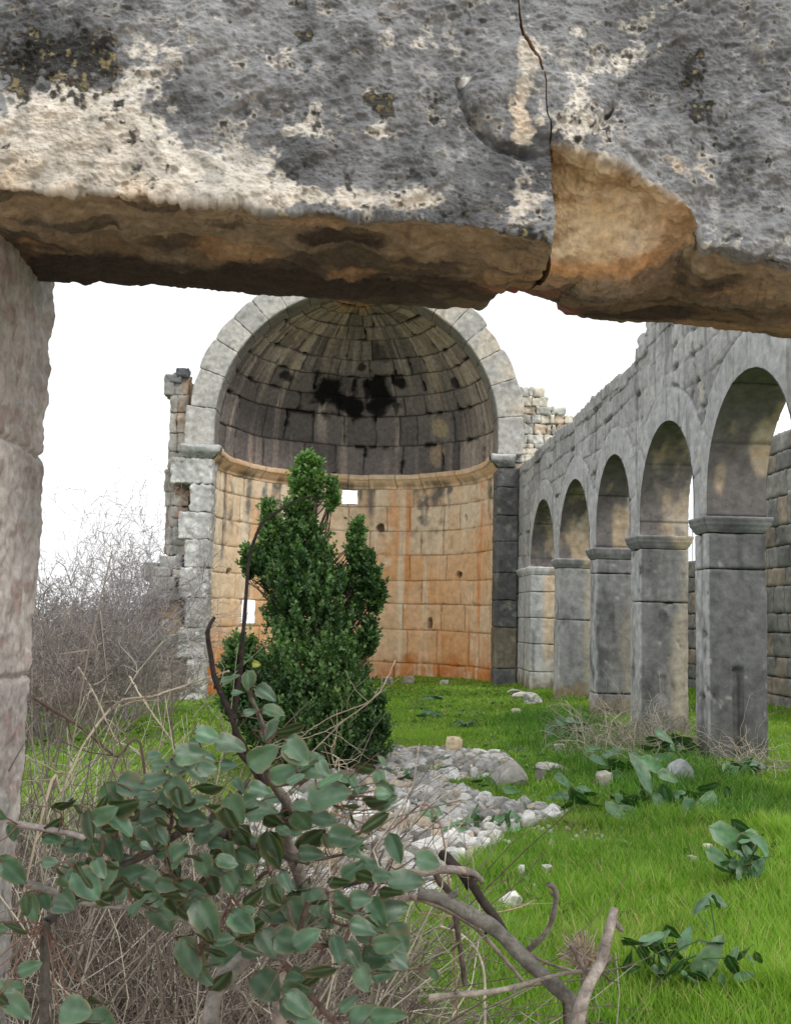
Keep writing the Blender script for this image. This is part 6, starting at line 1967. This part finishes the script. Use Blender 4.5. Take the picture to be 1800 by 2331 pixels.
broad_plant('leafy plant left of the round grey boulder, with leaves held upright', (1478, 1835), [(930,500,240,60),(1010,430,160,30),(1095,680,190,75,1),(1040,690,120,65),(930,650,210,5,1),(920,700,190,25,1),(980,590,120,40,1),(1060,600,130,-40,1)], 805)
broad_plant('spreading dark green plant in the grass below the second pier from the right', (1408, 1850), [(780,680,110,60),(760,750,150,40),(790,650,130,20,1),(840,720,120,10),(850,640,110,-20,1)], 806)
broad_plant('dark-leaved plant nearest the flat slab at the edge of the weeds', (1320, 1822), [(400,535,110,35),(410,630,100,0),(560,670,200,35,1),(470,650,120,70,1),(540,585,100,5),(600,620,110,20,1),(430,680,100,-30,1)], 807)
broad_plant('low weedy plant before the brambles at the foot of the arcade', (1420, 1765), [(790,430,160,25,1),(790,500,120,20),(720,330,110,-30),(640,390,110,15),(600,310,90,-10),(860,420,120,-20,1),(700,460,110,0,1),(900,380,110,30)], 808)
broad_plant('small leafy weed left of the dead bramble at the arcade', (1320, 1690), [(400,150,110,40),(440,150,90,-20,1),(480,130,110,10),(320,220,120,70),(520,110,80,0,1),(540,160,100,0,1),(460,190,90,20,1)], 809)
broad_plant('dark leafy weed between the two nearest piers', (1540, 1730), [(1020,250,110,10,1),(1080,240,120,30),(1130,270,120,-10,1),(1200,240,130,20,1),(1250,290,120,30,1),(1170,360,120,0),(1230,350,110,20),(1000,300,120,0,1),(1100,390,150,5)], 810)
broad_plant('arching-leaved plant by the foot of the nearest pier at the right edge', (1700, 1765), [(1560,440,160,-10),(1600,420,120,20,1),(1640,400,120,-40,1),(1690,420,140,10)], 811)
broad_plant('small green plant beside the large grey boulder', (1125, 1795), [(1190,425,90,-10,1),(1240,430,60,60),(1365,480,80,10)], 812, s=SB, ou=600, ov=1600)
broad_plant('dark green plant growing out of the middle of the rubble', (1078, 1885), [(1090,660,130,-20),(1160,600,90,-75),(1060,700,110,-10),(1180,640,60,60,1)], 813, s=SB, ou=600, ov=1600, wr=.4)
broad_plant('small dark plant right of the rubble plant', (1156, 1880), [(1290,640,110,-25),(1380,620,80,20),(1340,660,70,80,1),(1340,620,60,-60,1)], 814, s=SB, ou=600, ov=1600, wr=.4)
broad_plant('small pale green plant in the rubble left of the taller rubble plant', (985, 1868), [(900,630,80,0),(940,620,70,-30),(960,600,60,40),(910,600,50,20)], 815, s=SB, ou=600, ov=1600, wr=.6)
broad_plant('clump of grey-green weeds in the upper rubble', (932, 1776), [(780,390,70,-60),(800,400,60,-80),(820,395,60,-40),(770,410,60,-20,1),(810,415,60,10,1)], 816, s=SB, ou=600, ov=1600, wr=.35)
broad_plant('low clump of leaves on the lawn before the apse wall', (995, 1592), [(960,45,50,10,1),(980,42,50,-20),(1000,48,50,20,1),(1020,44,40,0),(940,50,40,0),(900,46,40,10)], 817, s=.30 * 1.0, ou=700, ov=1575, wr=.6)
broad_plant('dull green weed tuft on the lawn left of the spiky plant', (988, 1634), [(890,60,70,-30),(920,55,70,20),(950,58,60,-10),(870,70,50,0,1)], 818, s=SB, ou=600, ov=1600, wr=.35)

def spiky(label, u, v, seed, n=12, Lp=46):
    rs = np.random.default_rng(seed)
    g = at_ground(np.array(float(u)), np.array(float(v))); dep = -((g - EYE) @ M_W2C.T)[2]
    T = thing('strap_leaved_plant', label, 'plant', g)
    a = Acc()
    for k in range(n):
        az = 2 * pi * k / n + rs.uniform(-.25, .25); L = Lp * dep / F * rs.uniform(.7, 1.15); up = rs.uniform(.5, 1.3)
        t = np.linspace(0, 1, 9)
        cx = L * t * .8; cz = L * (up * t - (up * .7 + .15) * t ** 2)
        W_ = .032 * (1 - t) ** .55 * (.5 + t * 1.2)
        c = np.stack([cos(az) * cx, sin(az) * cx, cz], -1); s = np.array([-sin(az), cos(az), 0])
        P = np.stack([c - s * W_[:, None] + [0, 0, .008], c, c + s * W_[:, None] + [0, 0, .008]], 1) + g
        a.grid(P, np.broadcast_to(np.array([.05, .11, .07]) * rs.uniform(.6, 1.4), P.shape))
    a.build('leaves', M_PLANT, T)
spiky('dark spiky rosette plant alone on the lawn before the apse', 1060, 1658, 821)

# dead bramble at the foot of the arcade
def dead_bramble(label, base, n, H, W_, seed, tone=(.40, .35, .28)):
    rs = np.random.default_rng(seed)
    g = gbase(*base); T = thing('dead_bramble', label, 'bramble', g, 'dead brambles at the arcade')
    a = Acc()
    for k in range(n):
        p = np.array(g) + np.array([rs.normal(0, W_ * .35), rs.normal(0, W_ * .3), 0]); p[2] = float(ground_z(p[0], p[1]))
        d = np.array([rs.normal(0, .8), rs.normal(0, .6), rs.uniform(.3, 1.2)])
        pts, _ = wander(p, d, H * rs.uniform(.6, 1.6), 10, .28, rs, .10)
        pts[:, 2] = np.maximum(pts[:, 2], ground_z(pts[:, 0], pts[:, 1]))
        c = np.array(tone) * rs.uniform(.6, 1.3)
        tube(a, pts, np.linspace(.0042, .0018, 11), 3, c)
        for j in range(2):
            i = rs.integers(2, 9); q, _ = wander(pts[i], _n(rs.normal(0, 1, 3)), rs.uniform(.1, .3), 5, .3, rs)
            tube(a, q, np.linspace(.0025, .0012, 6), 3, c)
    a.build('canes', M_TWIG, T)
dead_bramble('pale dead bramble heaped against the third pier of the arcade', (1405, 1712), 170, .75, .75, 831)
dead_bramble('pale dead bramble sprawling between the two nearest piers', (1500, 1722), 170, .62, .8, 832)
dead_bramble('small dead bramble at the right edge beside the nearest pier', (1715, 1755), 50, .6, .4, 833)

def seed_head():
    rs = np.random.default_rng(841)
    g = gbase(1326, 2262); T = thing('withered_seed_head', 'pale withered seed head on a stub in the grass between the dead branches', 'plant', g)
    a = Acc(); dep = 2.9
    c0 = at_d(np.array(1326.), np.array(2200.), np.array(dep))
    for k in range(150):
        d = _n(np.array([rs.normal(0, .45), rs.normal(0, .45), 1.0]))
        pts, _ = wander(c0 + rs.normal(0, .008, 3), d, rs.uniform(.05, .10), 4, .25, rs)
        tube(a, pts, np.linspace(.003, .0015, 5), 4, np.array([.62, .52, .38]) * rs.uniform(.5, 1.1))
    a.build('bracts', M_TWIG, T)
    b = Acc(); foot = np.array([c0[0], c0[1], float(ground_z(c0[0], c0[1]))]); tube(b, spline([foot, (foot + c0) / 2 + [.01, 0, 0], c0], 8), .008, 7, (.22, .17, .13)); b.build('stalk', M_TWIG, T)
seed_head()

# low weeds mixed through the lawn: nobody could count them
def low_weeds():
    rs = np.random.default_rng(861); a = Acc()
    n = 2600
    Y = np.sqrt(rs.uniform(4.0 ** 2, 24 ** 2, n)); X = rs.uniform(-.38, .44, n) * Y
    P = np.stack([X, Y, 0 * X], -1)
    k = (fbm(P, .9, 3, 862) > .05) | ((X > 1.6) & (rs.uniform(0, 1, n) < .4)); k &= ~(path_mask(X, Y) > .5) | (rs.uniform(0, 1, n) < .15)
    k &= ~((Y > 22.6) | (X > 3.5))
    for x, y in zip(X[k], Y[k]):
        z = float(ground_z(x, y)); m = rs.integers(4, 10); c = np.array([.06, .15, .035]) * rs.uniform(.6, 1.6) * np.array([rs.uniform(.8, 1.5), 1, 1])
        sz = rs.uniform(.03, .085)
        az = rs.uniform(0, 2 * pi, m); up = rs.uniform(.2, 1.1, m)
        d = np.stack([np.cos(az), np.sin(az), up], -1); d /= np.linalg.norm(d, axis=1, keepdims=True)
        w = np.stack([-np.sin(az), np.cos(az), 0 * az], -1)
        L = sz * rs.uniform(.6, 1.3, m)[:, None]
        b = np.array([x, y, z + .02]) + rs.normal(0, .012, (m, 3)) * np.array([1, 1, 0])
        V = np.stack([b, b + d * L * .55 + w * L * .28, b + d * L - np.array([0, 0, .2]) * L, b + d * L * .55 - w * L * .28], 1).reshape(-1, 3)
        a.add(V, q=np.arange(m * 4).reshape(-1, 4), c=c)
    tag(a.build('low_weeds', M_PLANT, smooth=False), kind='stuff')
low_weeds()
make_grass()
